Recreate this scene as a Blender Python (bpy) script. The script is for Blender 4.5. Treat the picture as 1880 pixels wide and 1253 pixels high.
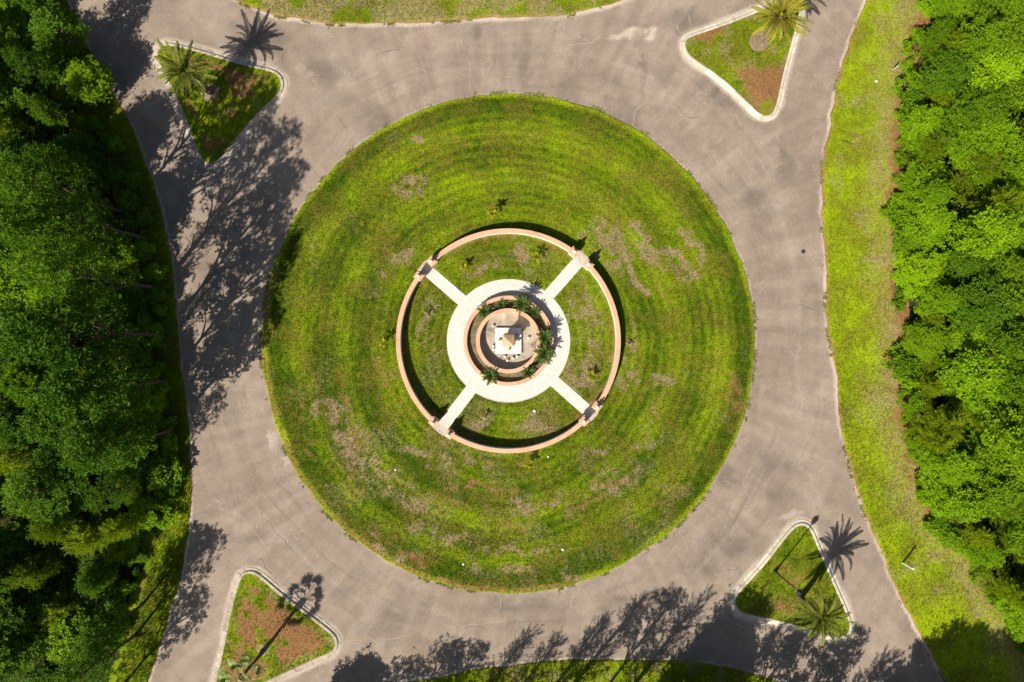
import bpy, bmesh, math, random
import numpy as np
from mathutils import Vector, Matrix, Euler

# ------------------------------------------------------------------ camera, sky, sun, exposure
scene = bpy.context.scene
col = scene.collection
for o in list(bpy.data.objects):
    bpy.data.objects.remove(o)
ALT, S = 70.0, 18.0                      # camera height in metres, photo pixels per metre on the ground
cam_d = bpy.data.cameras.new('camera'); cam = bpy.data.objects.new('camera', cam_d); col.objects.link(cam)
cam_d.sensor_width = 36.0
cam_d.lens = 36.0 * ALT / (1880.0 / S)
cam_d.clip_end = 4000.0
cam.location = (0, 0, ALT); cam.rotation_euler = (0, 0, 0)
scene.camera = cam
SUN_EL = math.radians(42.0)
SHX, SHY = 0.624, 0.781                  # direction in which shadows fall
world = bpy.data.worlds.new('World'); scene.world = world; world.use_nodes = True
wn = world.node_tree.nodes; wl = world.node_tree.links
sky = wn.new('ShaderNodeTexSky'); sky.sky_type = 'NISHITA'; sky.sun_disc = False
sky.sun_elevation = SUN_EL; sky.sun_rotation = math.atan2(-SHX, -SHY)
sky.air_density = 1.0; sky.dust_density = 1.6; sky.ozone_density = 1.0
wn['Background'].inputs['Strength'].default_value = 0.05
wl.new(sky.outputs['Color'], wn['Background'].inputs['Color'])
sun_d = bpy.data.lights.new('sun', 'SUN'); sun_d.energy = 5.0; sun_d.angle = math.radians(0.5); sun_d.color = (1.0, 0.94, 0.84)
sun = bpy.data.objects.new('sun', sun_d); col.objects.link(sun)
sun.rotation_euler = Vector((SHX * math.cos(SUN_EL), SHY * math.cos(SUN_EL), -math.sin(SUN_EL))).to_track_quat('-Z', 'Y').to_euler()
sun.location = (-30, -40, 60)
vs = scene.view_settings
vs.view_transform = 'Standard'; vs.look = 'None'; vs.gamma = 1.0; vs.exposure = 0.55; vs.use_curve_mapping = False
scene.render.engine = 'CYCLES'
scene.cycles.max_bounces = 6; scene.cycles.diffuse_bounces = 3; scene.cycles.transmission_bounces = 3

rng = np.random.default_rng(11)
random.seed(5)

# ------------------------------------------------------------------ helpers
def P(px, py, z=0.0):
    f = (ALT - z) / ALT
    return ((px - 940.0) / S * f, (626.5 - py) / S * f)

def PA(pts):
    return np.array([P(*p) for p in pts])

_tab = np.random.default_rng(3).random((256, 256))
def vnoise(x, y):
    xi = np.floor(x).astype(int); yi = np.floor(y).astype(int)
    fx = x - xi; fy = y - yi
    fx = fx * fx * (3 - 2 * fx); fy = fy * fy * (3 - 2 * fy)
    a = _tab[xi & 255, yi & 255]; b = _tab[(xi + 1) & 255, yi & 255]
    c = _tab[xi & 255, (yi + 1) & 255]; d = _tab[(xi + 1) & 255, (yi + 1) & 255]
    return (a * (1 - fx) + b * fx) * (1 - fy) + (c * (1 - fx) + d * fx) * fy
def fbm(x, y, sc=1.0, oc=4, off=0.0):
    x = np.asarray(x, float) * sc + off * 17.3 + 100; y = np.asarray(y, float) * sc + off * 9.1 + 100
    t = 0; a = 0.5; n = 0
    for k in range(oc):
        t = t + a * vnoise(x, y); n += a
        x = x * 2.03 + 5.1; y = y * 2.03 + 7.7; a *= 0.5
    return t / n
def sst(a, b, v):
    t = np.clip((v - a) / (b - a), 0, 1)
    return t * t * (3 - 2 * t)

def tag(o, label=None, cat=None, group=None, kind=None):
    if label: o['label'] = label
    if cat: o['category'] = cat
    if group: o['group'] = group
    if kind: o['kind'] = kind
    return o
def empty(name, loc=(0, 0, 0), rz=0.0, sc=1.0):
    o = bpy.data.objects.new(name, None); col.objects.link(o)
    o.location = loc; o.rotation_euler = (0, 0, rz)
    o.scale = (sc, sc, sc) if not hasattr(sc, '__len__') else sc
    o.empty_display_size = 0.3
    return o
def link(name, me, parent=None, loc=None, rot=None, sc=None):
    o = bpy.data.objects.new(name, me); col.objects.link(o)
    if parent: o.parent = parent
    if loc is not None: o.location = loc
    if rot is not None: o.rotation_euler = rot
    if sc is not None: o.scale = (sc, sc, sc) if not hasattr(sc, '__len__') else sc
    return o
def np_mesh(name, V, F, mat, mask=None, tint=None, smooth=False):
    """V (n,3), F (m,k) with k = 3 or 4"""
    me = bpy.data.meshes.new(name)
    V = np.ascontiguousarray(V, dtype=np.float32); F = np.ascontiguousarray(F, dtype=np.int32)
    m, k = F.shape
    me.vertices.add(len(V)); me.vertices.foreach_set('co', V.ravel())
    me.loops.add(m * k); me.loops.foreach_set('vertex_index', F.ravel())
    me.polygons.add(m); me.polygons.foreach_set('loop_start', np.arange(0, m * k, k, dtype=np.int32))
    if mask is not None:
        a = me.attributes.new('mask', 'FLOAT_COLOR', 'POINT')
        c = np.ones((len(V), 4), np.float32); c[:, :mask.shape[1]] = mask
        a.data.foreach_set('color', c.ravel())
    if tint is not None:
        a = me.attributes.new('tint', 'FLOAT', 'FACE'); a.data.foreach_set('value', np.ascontiguousarray(tint, np.float32))
    me.update(calc_edges=True); me.validate()
    if smooth: me.shade_smooth()
    else: me.shade_flat()
    me.materials.append(mat)
    return me
def grid_faces(nu, nv, wrap_v=False):
    i = np.arange(nu - 1)[:, None]; j = np.arange(nv if wrap_v else nv - 1)[None, :]
    j2 = (j + 1) % nv
    return np.stack([i * nv + j, (i + 1) * nv + j, (i + 1) * nv + j2, i * nv + j2], -1).reshape(-1, 4)

class MB:
    def __init__(s): s.v = []; s.f = []
    def add(s, vs, fs):
        b = len(s.v); s.v += [tuple(p) for p in vs]; s.f += [tuple(i + b for i in f) for f in fs]
    def box(s, c, d, rz=0.0, top=1.0, bev=0.0):
        cx, cy, cz = c; dx, dy, dz = d[0] / 2, d[1] / 2, d[2] / 2
        co, si = math.cos(rz), math.sin(rz)
        lv = [(-dz, 1.0 - bev), (-dz + bev * dz, 1.0), (dz - bev * dz, top), (dz, top - bev)] if bev else [(-dz, 1.0), (dz, top)]
        vs = []
        for z, k in lv:
            for sx, sy in ((-1, -1), (1, -1), (1, 1), (-1, 1)):
                x, y = sx * dx * k, sy * dy * k
                vs.append((cx + x * co - y * si, cy + x * si + y * co, cz + z))
        n = len(lv); fs = [(3, 2, 1, 0), tuple(range(4 * n - 4, 4 * n))]
        for l in range(n - 1):
            for k in range(4):
                fs.append((l * 4 + k, l * 4 + (k + 1) % 4, l * 4 + 4 + (k + 1) % 4, l * 4 + 4 + k))
        s.add(vs, fs)
    def tube(s, pts, rad, n=6, cap=True):
        pts = [Vector(p) for p in pts]; vs = []; fs = []
        for i, p in enumerate(pts):
            t = (pts[min(i + 1, len(pts) - 1)] - pts[max(i - 1, 0)]).normalized()
            a = t.cross(Vector((0, 0, 1)) if abs(t.z) < 0.9 else Vector((1, 0, 0))).normalized(); b = t.cross(a)
            for k in range(n):
                an = 2 * math.pi * k / n
                vs.append(p + (a * math.cos(an) + b * math.sin(an)) * rad[i])
        for i in range(len(pts) - 1):
            for k in range(n):
                fs.append((i * n + k, i * n + (k + 1) % n, (i + 1) * n + (k + 1) % n, (i + 1) * n + k))
        if cap:
            fs.append(tuple(range(n))[::-1]); fs.append(tuple(range((len(pts) - 1) * n, len(pts) * n)))
        s.add(vs, fs)
    def lathe(s, prof, n=24, c=(0, 0, 0), cap=True):
        vs = []; fs = []
        for r, z in prof:
            for k in range(n):
                a = 2 * math.pi * k / n; vs.append((c[0] + r * math.cos(a), c[1] + r * math.sin(a), c[2] + z))
        for i in range(len(prof) - 1):
            for k in range(n):
                fs.append((i * n + k, i * n + (k + 1) % n, (i + 1) * n + (k + 1) % n, (i + 1) * n + k))
        if cap:
            fs.append(tuple(range(n))[::-1]); fs.append(tuple(range((len(prof) - 1) * n, len(prof) * n)))
        s.add(vs, fs)
    def arc(s, prof, a0, a1, n, c=(0, 0), closed=False):
        """sweep a closed (r,z) profile round an arc"""
        m = len(prof); vs = []; fs = []
        cnt = n if closed else n + 1
        for i in range(cnt):
            a = a0 + (a1 - a0) * i / n
            for r, z in prof: vs.append((c[0] + r * math.cos(a), c[1] + r * math.sin(a), z))
        for i in range(n):
            j = (i + 1) % cnt
            for k in range(m):
                fs.append((i * m + k, j * m + k, j * m + (k + 1) % m, i * m + (k + 1) % m))
        if not closed:
            fs.append(tuple(range(m))); fs.append(tuple(range((cnt - 1) * m, cnt * m))[::-1])
        s.add(vs, fs)
    def mesh(s, name, mat, smooth=False):
        me = bpy.data.meshes.new(name); me.from_pydata(s.v, [], s.f); me.update()
        bm = bmesh.new(); bm.from_mesh(me); bmesh.ops.recalc_face_normals(bm, faces=bm.faces); bm.to_mesh(me); bm.free()
        if smooth: me.polygons.foreach_set('use_smooth', np.ones(len(me.polygons), bool))
        me.materials.append(mat); return me
    def build(s, name, mat, parent=None, smooth=False, **k):
        return link(name, s.mesh(name, mat, smooth), parent, **k)

# ------------------------------------------------------------------ materials
class NT:
    def __init__(s, name):
        s.m = bpy.data.materials.new(name); s.m.use_nodes = True
        s.n = s.m.node_tree.nodes; s.l = s.m.node_tree.links
        s.b = s.n['Principled BSDF']; s.out = s.n['Material Output']
        s.geo = None
    def pos(s):
        if not s.geo: s.geo = s.n.new('ShaderNodeNewGeometry')
        return s.geo.outputs['Position']
    def noise(s, sc, det=3.0, rough=0.6, vec=None, dist=0.0):
        t = s.n.new('ShaderNodeTexNoise'); t.inputs['Scale'].default_value = sc; t.inputs['Detail'].default_value = det
        t.inputs['Roughness'].default_value = rough; t.inputs['Distortion'].default_value = dist
        s.l.new(vec if vec is not None else s.pos(), t.inputs['Vector']); return t.outputs['Fac']
    def rng(s, v, a, b, c=0.0, d=1.0, smooth=False):
        t = s.n.new('ShaderNodeMapRange'); s.l.new(v, t.inputs['Value'])
        if smooth: t.interpolation_type = 'SMOOTHSTEP'
        for k, x in zip(('From Min', 'From Max', 'To Min', 'To Max'), (a, b, c, d)): t.inputs[k].default_value = x
        return t.outputs['Result']
    def math(s, op, a, b):
        t = s.n.new('ShaderNodeMath'); t.operation = op
        for i, v in enumerate((a, b)):
            if isinstance(v, (int, float)): t.inputs[i].default_value = v
            else: s.l.new(v, t.inputs[i])
        return t.outputs[0]
    def mix(s, f, a, b, mode='MIX'):
        t = s.n.new('ShaderNodeMix'); t.data_type = 'RGBA'; t.blend_type = mode
        for k, v in ((0, f), (6, a), (7, b)):
            if isinstance(v, (int, float)): t.inputs[k].default_value = v
            elif isinstance(v, tuple): t.inputs[k].default_value = (*v, 1.0)
            else: s.l.new(v, t.inputs[k])
        return t.outputs[2]
    def attr(s, name):
        t = s.n.new('ShaderNodeAttribute'); t.attribute_name = name; return t
    def mask(s):
        a = s.attr('mask'); t = s.n.new('ShaderNodeSeparateColor'); s.l.new(a.outputs['Color'], t.inputs['Color'])
        return t.outputs[0], t.outputs[1], t.outputs[2]
    def bump(s, h, st, dist=0.05):
        t = s.n.new('ShaderNodeBump'); t.inputs['Strength'].default_value = st; t.inputs['Distance'].default_value = dist
        s.l.new(h, t.inputs['Height']); s.l.new(t.outputs['Normal'], s.b.inputs['Normal'])
    def done(s, c, rough=0.8, spec=0.2):
        if isinstance(c, tuple): s.b.inputs['Base Color'].default_value = (*c, 1)
        else: s.l.new(c, s.b.inputs['Base Color'])
        if isinstance(rough, (int, float)): s.b.inputs['Roughness'].default_value = rough
        else: s.l.new(rough, s.b.inputs['Roughness'])
        s.b.inputs['Specular IOR Level'].default_value = spec
        return s.m

def mat_grass():
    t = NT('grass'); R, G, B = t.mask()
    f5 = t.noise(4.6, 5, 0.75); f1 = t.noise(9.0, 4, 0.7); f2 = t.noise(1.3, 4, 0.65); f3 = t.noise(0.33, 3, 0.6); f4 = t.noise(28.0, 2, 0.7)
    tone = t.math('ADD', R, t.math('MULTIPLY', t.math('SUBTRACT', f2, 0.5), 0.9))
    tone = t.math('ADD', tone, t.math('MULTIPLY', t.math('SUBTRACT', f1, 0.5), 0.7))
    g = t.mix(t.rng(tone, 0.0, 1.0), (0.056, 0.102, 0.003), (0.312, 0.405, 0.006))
    olive = t.rng(f3, 0.42, 0.62)
    g = t.mix(t.math('MULTIPLY', olive, 0.55), g, (0.185, 0.15, 0.02))
    # straw and bare soil
    dry = t.math('ADD', G, t.math('MULTIPLY', t.math('SUBTRACT', f1, 0.5), 2.2))
    dry = t.math('ADD', dry, t.math('MULTIPLY', t.math('SUBTRACT', f5, 0.5), 2.6))
    dry = t.math('MULTIPLY', t.rng(dry, 0.12, 0.95), t.rng(G, 0.0, 0.35))
    straw = t.mix(t.rng(f4, 0.3, 0.7), (0.17, 0.115, 0.045), (0.52, 0.395, 0.22))
    g = t.mix(t.math('MULTIPLY', dry, 0.85), g, straw)
    soil = t.math('ADD', B, t.math('MULTIPLY', t.math('SUBTRACT', f2, 0.5), 1.3))
    soil = t.math('ADD', soil, t.math('MULTIPLY', t.math('SUBTRACT', f1, 0.5), 1.5))
    soil = t.math('MULTIPLY', soil, t.rng(B, 0.0, 0.2))
    rust = t.mix(t.rng(f1, 0.3, 0.7), (0.17, 0.075, 0.024), (0.40, 0.215, 0.095))
    g = t.mix(t.rng(soil, 0.3, 0.85), g, rust)
    g = t.mix(1.0, g, t.mix(t.rng(f4, 0.25, 0.75), (0.55, 0.55, 0.55), (1.4, 1.4, 1.4)), 'MULTIPLY')
    g = t.mix(1.0, g, t.mix(t.rng(f5, 0.28, 0.72), (0.68, 0.70, 0.68), (1.30, 1.28, 1.30)), 'MULTIPLY')
    t.bump(t.math('ADD', t.math('ADD', f1, f5), t.math('MULTIPLY', f4, 0.6)), 0.6, 0.14)
    return t.done(g, 0.9, 0.1)

def mat_asphalt():
    t = NT('weathered_asphalt'); R, G, B = t.mask()
    f0 = t.noise(0.09, 4, 0.6); f1 = t.noise(0.5, 5, 0.65); f2 = t.noise(4.0, 5, 0.7); f3 = t.noise(45.0, 2, 0.6)
    base = t.mix(t.rng(f0, 0.35, 0.65), (0.262, 0.204, 0.156), (0.335, 0.264, 0.206))
    base = t.mix(t.rng(f1, 0.3, 0.7), t.mix(1.0, base, (0.80, 0.80, 0.81), 'MULTIPLY'), t.mix(1.0, base, (1.13, 1.12, 1.10), 'MULTIPLY'))
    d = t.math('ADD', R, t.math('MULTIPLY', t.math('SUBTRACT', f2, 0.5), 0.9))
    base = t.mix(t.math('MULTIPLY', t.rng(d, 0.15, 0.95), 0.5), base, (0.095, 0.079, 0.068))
    # wheel tracks worn round the circle, broken up by noise
    dv = t.n.new('ShaderNodeVectorMath'); dv.operation = 'DISTANCE'; dv.inputs[1].default_value = (P(933, 631)[0], P(933, 631)[1], 0.0); t.l.new(t.pos(), dv.inputs[0])
    rad = t.math('ADD', dv.outputs['Value'], t.math('MULTIPLY', t.math('SUBTRACT', t.noise(0.06, 2, 0.5), 0.5), 5.0))
    for r0, w0, amt, cc, sd in ((26.9, 0.35, 0.30, (0.14, 0.115, 0.095), 0.11), (28.6, 0.30, 0.30, (0.14, 0.115, 0.095), 0.14), (30.3, 0.4, 0.25, (0.45, 0.38, 0.32), 0.12), (31.9, 0.3, 0.26, (0.14, 0.115, 0.095), 0.16)):
        ab = t.math('ABSOLUTE', t.math('SUBTRACT', rad, r0), 0.0)
        k = t.math('MULTIPLY', t.rng(ab, 0.0, w0, 1.0, 0.0, True), t.rng(t.noise(sd, 4, 0.65), 0.42, 0.62))
        base = t.mix(t.math('MULTIPLY', k, amt), base, cc)
    # radial sweep marks
    base = t.mix(t.math('MULTIPLY', t.rng(B, 0.5, 0.8), 0.14), base, (0.42, 0.36, 0.31))
    base = t.mix(t.math('MULTIPLY', t.rng(B, 0.5, 0.2), 0.17), base, (0.12, 0.10, 0.088))
    # fine crazing
    v = t.n.new('ShaderNodeTexVoronoi'); v.feature = 'DISTANCE_TO_EDGE'; v.inputs['Scale'].default_value = 0.42
    w = t.n.new('ShaderNodeTexNoise'); w.inputs['Scale'].default_value = 0.9; w.inputs['Detail'].default_value = 6
    t.l.new(t.pos(), w.inputs['Vector'])
    vm = t.n.new('ShaderNodeVectorMath'); vm.operation = 'MULTIPLY_ADD'; vm.inputs[1].default_value = (2.4, 2.4, 2.4)
    t.l.new(w.outputs['Color'], vm.inputs[0]); t.l.new(t.pos(), vm.inputs[2]); t.l.new(vm.outputs[0], v.inputs['Vector'])
    ck = t.rng(v.outputs['Distance'], 0.0, 0.022, 1.0, 0.0)
    sel = t.rng(t.noise(0.17, 2, 0.5), 0.50, 0.62)
    cracks = t.math('MULTIPLY', ck, sel)
    base = t.mix(t.math('MULTIPLY', cracks, 0.5), base, (0.12, 0.10, 0.085))
    sel2 = t.rng(t.noise(0.21, 2, 0.5), 0.47, 0.36)
    base = t.mix(t.math('MULTIPLY', t.math('MULTIPLY', ck, sel2), 0.4), base, (0.46, 0.40, 0.34))
    # sand blown against the edges
    e = t.math('ADD', G, t.math('MULTIPLY', t.math('SUBTRACT', f2, 0.5), 0.8))
    base = t.mix(t.rng(e, 0.3, 0.95), base, (0.50, 0.42, 0.335))
    f6 = t.noise(9.0, 4, 0.75)
    base = t.mix(1.0, base, t.mix(t.rng(f6, 0.25, 0.75), (0.74, 0.74, 0.74), (1.26, 1.26, 1.26)), 'MULTIPLY')
    base = t.mix(1.0, base, t.mix(f3, (0.70, 0.70, 0.70), (1.28, 1.28, 1.28)), 'MULTIPLY')
    base = t.mix(t.math('MULTIPLY', t.rng(t.noise(2.2, 3, 0.5), 0.70, 0.76), 0.35), base, (0.5, 0.45, 0.4))
    t.bump(t.math('ADD', f3, f2), 0.25, 0.02)
    return t.done(base, 0.92, 0.12)

def mat_plain(name, a, b, sc=2.0, rough=0.8, fine=20.0, bump=0.2, spec=0.2, stain=None):
    t = NT(name); f1 = t.noise(sc, 5, 0.65); f2 = t.noise(fine, 3, 0.65)
    c = t.mix(t.rng(f1, 0.3, 0.7), a, b)
    if stain: c = t.mix(t.math('MULTIPLY', t.rng(t.noise(sc * 0.6, 6, 0.7, dist=0.6), 0.52, 0.68), 0.8), c, stain)
    c = t.mix(1.0, c, t.mix(f2, (0.86, 0.86, 0.86), (1.12, 1.12, 1.12)), 'MULTIPLY')
    t.bump(f2, bump, 0.02)
    return t.done(c, rough, spec)

def mat_kerb(name, a, b, stain):
    t = NT(name); oi = t.n.new('ShaderNodeObjectInfo')
    c = t.mix(t.rng(t.noise(2.0, 5, 0.7), 0.3, 0.7), a, b)
    c = t.mix(1.0, c, t.mix(oi.outputs['Random'], (0.74, 0.73, 0.71), (1.08, 1.07, 1.05)), 'MULTIPLY')
    c = t.mix(t.math('MULTIPLY', t.rng(t.noise(1.1, 6, 0.75, dist=0.8), 0.50, 0.66), 0.8), c, stain)
    c = t.mix(t.math('MULTIPLY', t.rng(t.noise(3.5, 5, 0.75), 0.60, 0.70), 0.7), c, (0.13, 0.11, 0.09))
    t.bump(t.noise(14.0, 4, 0.7), 0.3, 0.02)
    return t.done(c, 0.88, 0.15)
def mat_paver():
    t = NT('cream_pavers')
    br = t.n.new('ShaderNodeTexBrick'); br.inputs['Scale'].default_value = 1.0
    br.inputs['Brick Width'].default_value = 0.30; br.inputs['Row Height'].default_value = 0.15; br.inputs['Mortar Size'].default_value = 0.009
    br.inputs['Color1'].default_value = (0.76, 0.72, 0.64, 1); br.inputs['Color2'].default_value = (0.63, 0.58, 0.50, 1); br.inputs['Mortar'].default_value = (0.30, 0.26, 0.21, 1)
    mp = t.n.new('ShaderNodeMapping'); mp.inputs['Rotation'].default_value = (0, 0, math.radians(48.5))
    t.l.new(t.pos(), mp.inputs['Vector']); t.l.new(mp.outputs['Vector'], br.inputs['Vector'])
    c = t.mix(t.math('MULTIPLY', t.rng(t.noise(1.1, 5, 0.7), 0.5, 0.75), 0.22), br.outputs['Color'], (0.50, 0.42, 0.33))
    R, G, B = t.mask()
    dirt = t.math('ADD', R, t.math('MULTIPLY', t.math('SUBTRACT', t.noise(6.0, 4, 0.7), 0.5), 0.9))
    c = t.mix(t.math('MULTIPLY', t.rng(dirt, 0.3, 1.0), 0.6), c, (0.33, 0.23, 0.15))
    t.bump(br.outputs['Fac'], -0.3, 0.01)
    return t.done(c, 0.75, 0.2)

def mat_leaf(name, lo, hi, trans=0.38, rough=0.55, objvar=0.4):
    t = NT(name)
    a = t.attr('tint'); oi = t.n.new('ShaderNodeObjectInfo')
    f = t.math('ADD', t.math('MULTIPLY', a.outputs['Fac'], 1.0 - objvar), t.math('MULTIPLY', oi.outputs['Random'], objvar))
    c = t.mix(f, lo, hi)
    t.l.new(c, t.b.inputs['Base Color']); t.b.inputs['Roughness'].default_value = rough; t.b.inputs['Specular IOR Level'].default_value = 0.18
    tr = t.n.new('ShaderNodeBsdfTranslucent')
    t.l.new(t.mix(1.0, c, (1.15, 1.35, 0.45), 'MULTIPLY'), tr.inputs['Color'])
    ms = t.n.new('ShaderNodeMixShader'); ms.inputs[0].default_value = trans
    t.l.new(t.b.outputs[0], ms.inputs[1]); t.l.new(tr.outputs[0], ms.inputs[2]); t.l.new(ms.outputs[0], t.out.inputs['Surface'])
    return t.m

M = {}
M['grass'] = mat_grass()
M['asphalt'] = mat_asphalt()
M['paver'] = mat_paver()
M['crack'] = mat_plain('crack_sand', (0.33, 0.275, 0.225), (0.43, 0.365, 0.30), 3.0, 0.95)
M['crack_dark'] = mat_plain('crack_open', (0.09, 0.075, 0.065), (0.15, 0.13, 0.11), 3.0, 0.95)
M['floor'] = mat_plain('forest_floor', (0.022, 0.03, 0.007), (0.07, 0.06, 0.022), 0.8, 0.95, 9.0, 0.5, 0.05)
M['kerb'] = mat_kerb('kerb_concrete', (0.56, 0.50, 0.40), (0.72, 0.66, 0.55), (0.42, 0.31, 0.20))
M['kerb_worn'] = mat_kerb('kerb_worn', (0.38, 0.32, 0.25), (0.60, 0.53, 0.43), (0.25, 0.17, 0.11))
M['coping'] = mat_plain('terracotta_paint', (0.63, 0.35, 0.21), (0.72, 0.425, 0.27), 1.1, 0.8, 9.0, 0.2, 0.2, (0.46, 0.26, 0.16))
M['stucco'] = mat_plain('white_stucco', (0.74, 0.70, 0.62), (0.80, 0.77, 0.70), 1.5, 0.85, 18.0, 0.25, 0.15, (0.55, 0.47, 0.37))
M['finial'] = mat_plain('finial_stone', (0.68, 0.63, 0.55), (0.78, 0.74, 0.66), 6.0, 0.7)
M['soil'] = mat_plain('planter_soil', (0.09, 0.065, 0.04), (0.25, 0.20, 0.12), 4.0, 0.95, 22.0, 0.6, 0.05, (0.13, 0.14, 0.04))
M['basin'] = mat_plain('stained_basin_concrete', (0.30, 0.23, 0.165), (0.50, 0.415, 0.32), 1.1, 0.85, 9.0, 0.2, 0.2, (0.10, 0.064, 0.035))
M['tile'] = mat_plain('white_tile', (0.80, 0.79, 0.77), (0.84, 0.83, 0.81), 2.5, 0.35, 8.0, 0.03, 0.4, (0.70, 0.66, 0.58))
M['grout'] = mat_plain('tile_bed', (0.40, 0.37, 0.34), (0.5, 0.47, 0.43), 3.0)
M['gold'] = mat_plain('ochre_paint', (0.62, 0.42, 0.14), (0.74, 0.57, 0.27), 7.0, 0.55, 20, 0.15, 0.3, (0.42, 0.24, 0.07))
M['globe'] = mat_plain('opal_globe', (0.72, 0.69, 0.62), (0.80, 0.78, 0.72), 9.0, 0.3, 12, 0.03, 0.5)
M['iron'] = mat_plain('dark_iron', (0.02, 0.02, 0.022), (0.045, 0.042, 0.04), 4.0, 0.5, 20, 0.1, 0.4)
M['white_paint'] = mat_plain('white_post_paint', (0.74, 0.73, 0.70), (0.80, 0.79, 0.77), 3.0, 0.6)
M['bark'] = mat_plain('bark', (0.06, 0.045, 0.03), (0.17, 0.13, 0.095), 5.0, 0.9, 16.0, 0.6, 0.1)
M['palm_bark'] = mat_plain('palm_trunk', (0.10, 0.07, 0.045), (0.23, 0.165, 0.105), 5.0, 0.9, 9.0, 0.7, 0.1)
M['straw'] = mat_plain('dead_frond', (0.26, 0.175, 0.085), (0.40, 0.29, 0.15), 5.0, 0.85)
M['bare'] = mat_plain('bare_earth', (0.22, 0.155, 0.10), (0.35, 0.26, 0.18), 3.0, 0.95, 14, 0.4, 0.05)
M['stone'] = mat_plain('pale_stone', (0.55, 0.52, 0.47), (0.70, 0.67, 0.62), 6.0, 0.8)
M['leaf_bright'] = mat_leaf('leaf_bright', (0.085, 0.205, 0.003), (0.38, 0.56, 0.006))
M['leaf_mid'] = mat_leaf('leaf_mid', (0.060, 0.155, 0.003), (0.29, 0.44, 0.006))
M['leaf_dark'] = mat_leaf('leaf_dark', (0.026, 0.088, 0.003), (0.150, 0.275, 0.006))
M['needle'] = mat_leaf('needle', (0.075, 0.15, 0.003), (0.36, 0.43, 0.006), 0.38, 0.6)
M['palm_leaf'] = mat_leaf('palm_leaf', (0.07, 0.115, 0.012), (0.36, 0.36, 0.06), 0.2, 0.4, 0.3)
M['palm_yellow'] = mat_leaf('palm_yellow', (0.12, 0.14, 0.012), (0.48, 0.40, 0.05), 0.2, 0.4, 0.35)
M['fan_leaf'] = mat_leaf('fan_leaf', (0.10, 0.16, 0.03), (0.40, 0.44, 0.16), 0.2, 0.4, 0.3)
M['sago_leaf'] = mat_leaf('sago_leaf', (0.030, 0.085, 0.016), (0.15, 0.22, 0.035), 0.15, 0.4, 0.3)
M['young_leaf'] = mat_leaf('young_leaf', (0.22, 0.26, 0.012), (0.46, 0.42, 0.015), 0.2, 0.5, 0.4)

# ------------------------------------------------------------------ plan of the place (read off the photograph, then metres)
LC = P(933, 631); LRX, LRY = 453 / S, 459 / S          # central lawn
C0 = P(933.5, 626)                                      # centre of wall ring, plaza and fountain
GAPS = [math.radians(a) for a in (48.5, 139.0, 232.5, 318.5)]
right_edge = PA([(1790, -600), (1690, -280), (1640, -130), (1588, 0), (1560, 80), (1530, 190), (1517, 290), (1511, 370), (1511, 448), (1516, 520), (1518, 596), (1533, 671), (1536, 730), (1543, 798), (1567, 882), (1592, 957), (1626, 1046), (1672, 1140), (1735, 1255), (1830, 1400), (2000, 1650), (2200, 1950)])
left_edge = PA([(-300, -600), (30, -180), (128, 0), (184, 124), (218, 191), (255, 261), (285, 345), (298, 410), (313, 465), (325, 521), (331, 604), (335, 670), (342, 738), (352, 822), (359, 900), (352, 967), (335, 1068), (308, 1151), (278, 1245), (230, 1370), (100, 1650), (-60, 1950)])
top_edge = PA([(-400, -420), (150, -150), (300, -65), (385, -22), (445, 8), (512, 29), (601, 42), (668, 45), (802, 42), (936, 33), (1048, 27), (1137, 7), (1200, -22), (1300, -90), (1450, -210), (1700, -440)])
bottom_edge = PA([(0, 1800), (300, 1530), (520, 1380), (640, 1300), (740, 1254), (819, 1238), (930, 1221), (1050, 1210), (1161, 1208), (1255, 1208), (1335, 1221), (1428, 1252), (1530, 1310), (1650, 1400), (1900, 1650), (2000, 1750)])
forest_r = PA([(1760, -600), (1720, -120), (1695, 0), (1680, 70), (1655, 140), (1660, 190), (1645, 260), (1638, 340), (1646, 420), (1645, 520), (1652, 600), (1648, 700), (1655, 780), (1685, 880), (1705, 950), (1760, 1010), (1815, 1080), (1862, 1160), (1900, 1230), (2000, 1400), (2300, 1950)])

def interp(poly, axis):
    o = np.argsort(poly[:, axis]); a = poly[o, axis]; b = poly[o, 1 - axis]
    return lambda t: np.interp(t, a, b)
xr0 = interp(right_edge, 1); xl0 = interp(left_edge, 1); yt0 = interp(top_edge, 0); yb0 = interp(bottom_edge, 0); xf = interp(forest_r, 1)
def smooth_fn(f, w=1.6):
    ks = np.linspace(-w, w, 9)
    return lambda t: sum(f(np.asarray(t) + k) for k in ks) / 9
def jag(t, off):
    return (fbm(t, t * 0 + off, 0.9, 4, off) - 0.5) * 0.38 + (fbm(t, t * 0 + off, 0.16, 2, off + 5) - 0.5) * 0.9
_xr, _xl, _yt, _yb = smooth_fn(xr0), smooth_fn(xl0), smooth_fn(yt0), smooth_fn(yb0)
xr = lambda y: _xr(y) + jag(np.asarray(y, float), 1.0)
xl = lambda y: _xl(y) + 0.6 * jag(np.asarray(y, float), 2.0)
yt = lambda x: _yt(x) + 0.7 * jag(np.asarray(x, float), 3.0)
yb = lambda x: _yb(x) + 0.7 * jag(np.asarray(x, float), 4.0)
def lawn_R(th):
    base = 1.0 / np.sqrt((np.cos(th) / LRX) ** 2 + (np.sin(th) / LRY) ** 2)
    return base + (fbm(np.cos(th) * 14, np.sin(th) * 14, 1.0, 4, 6.0) - 0.5) * 0.42

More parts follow.
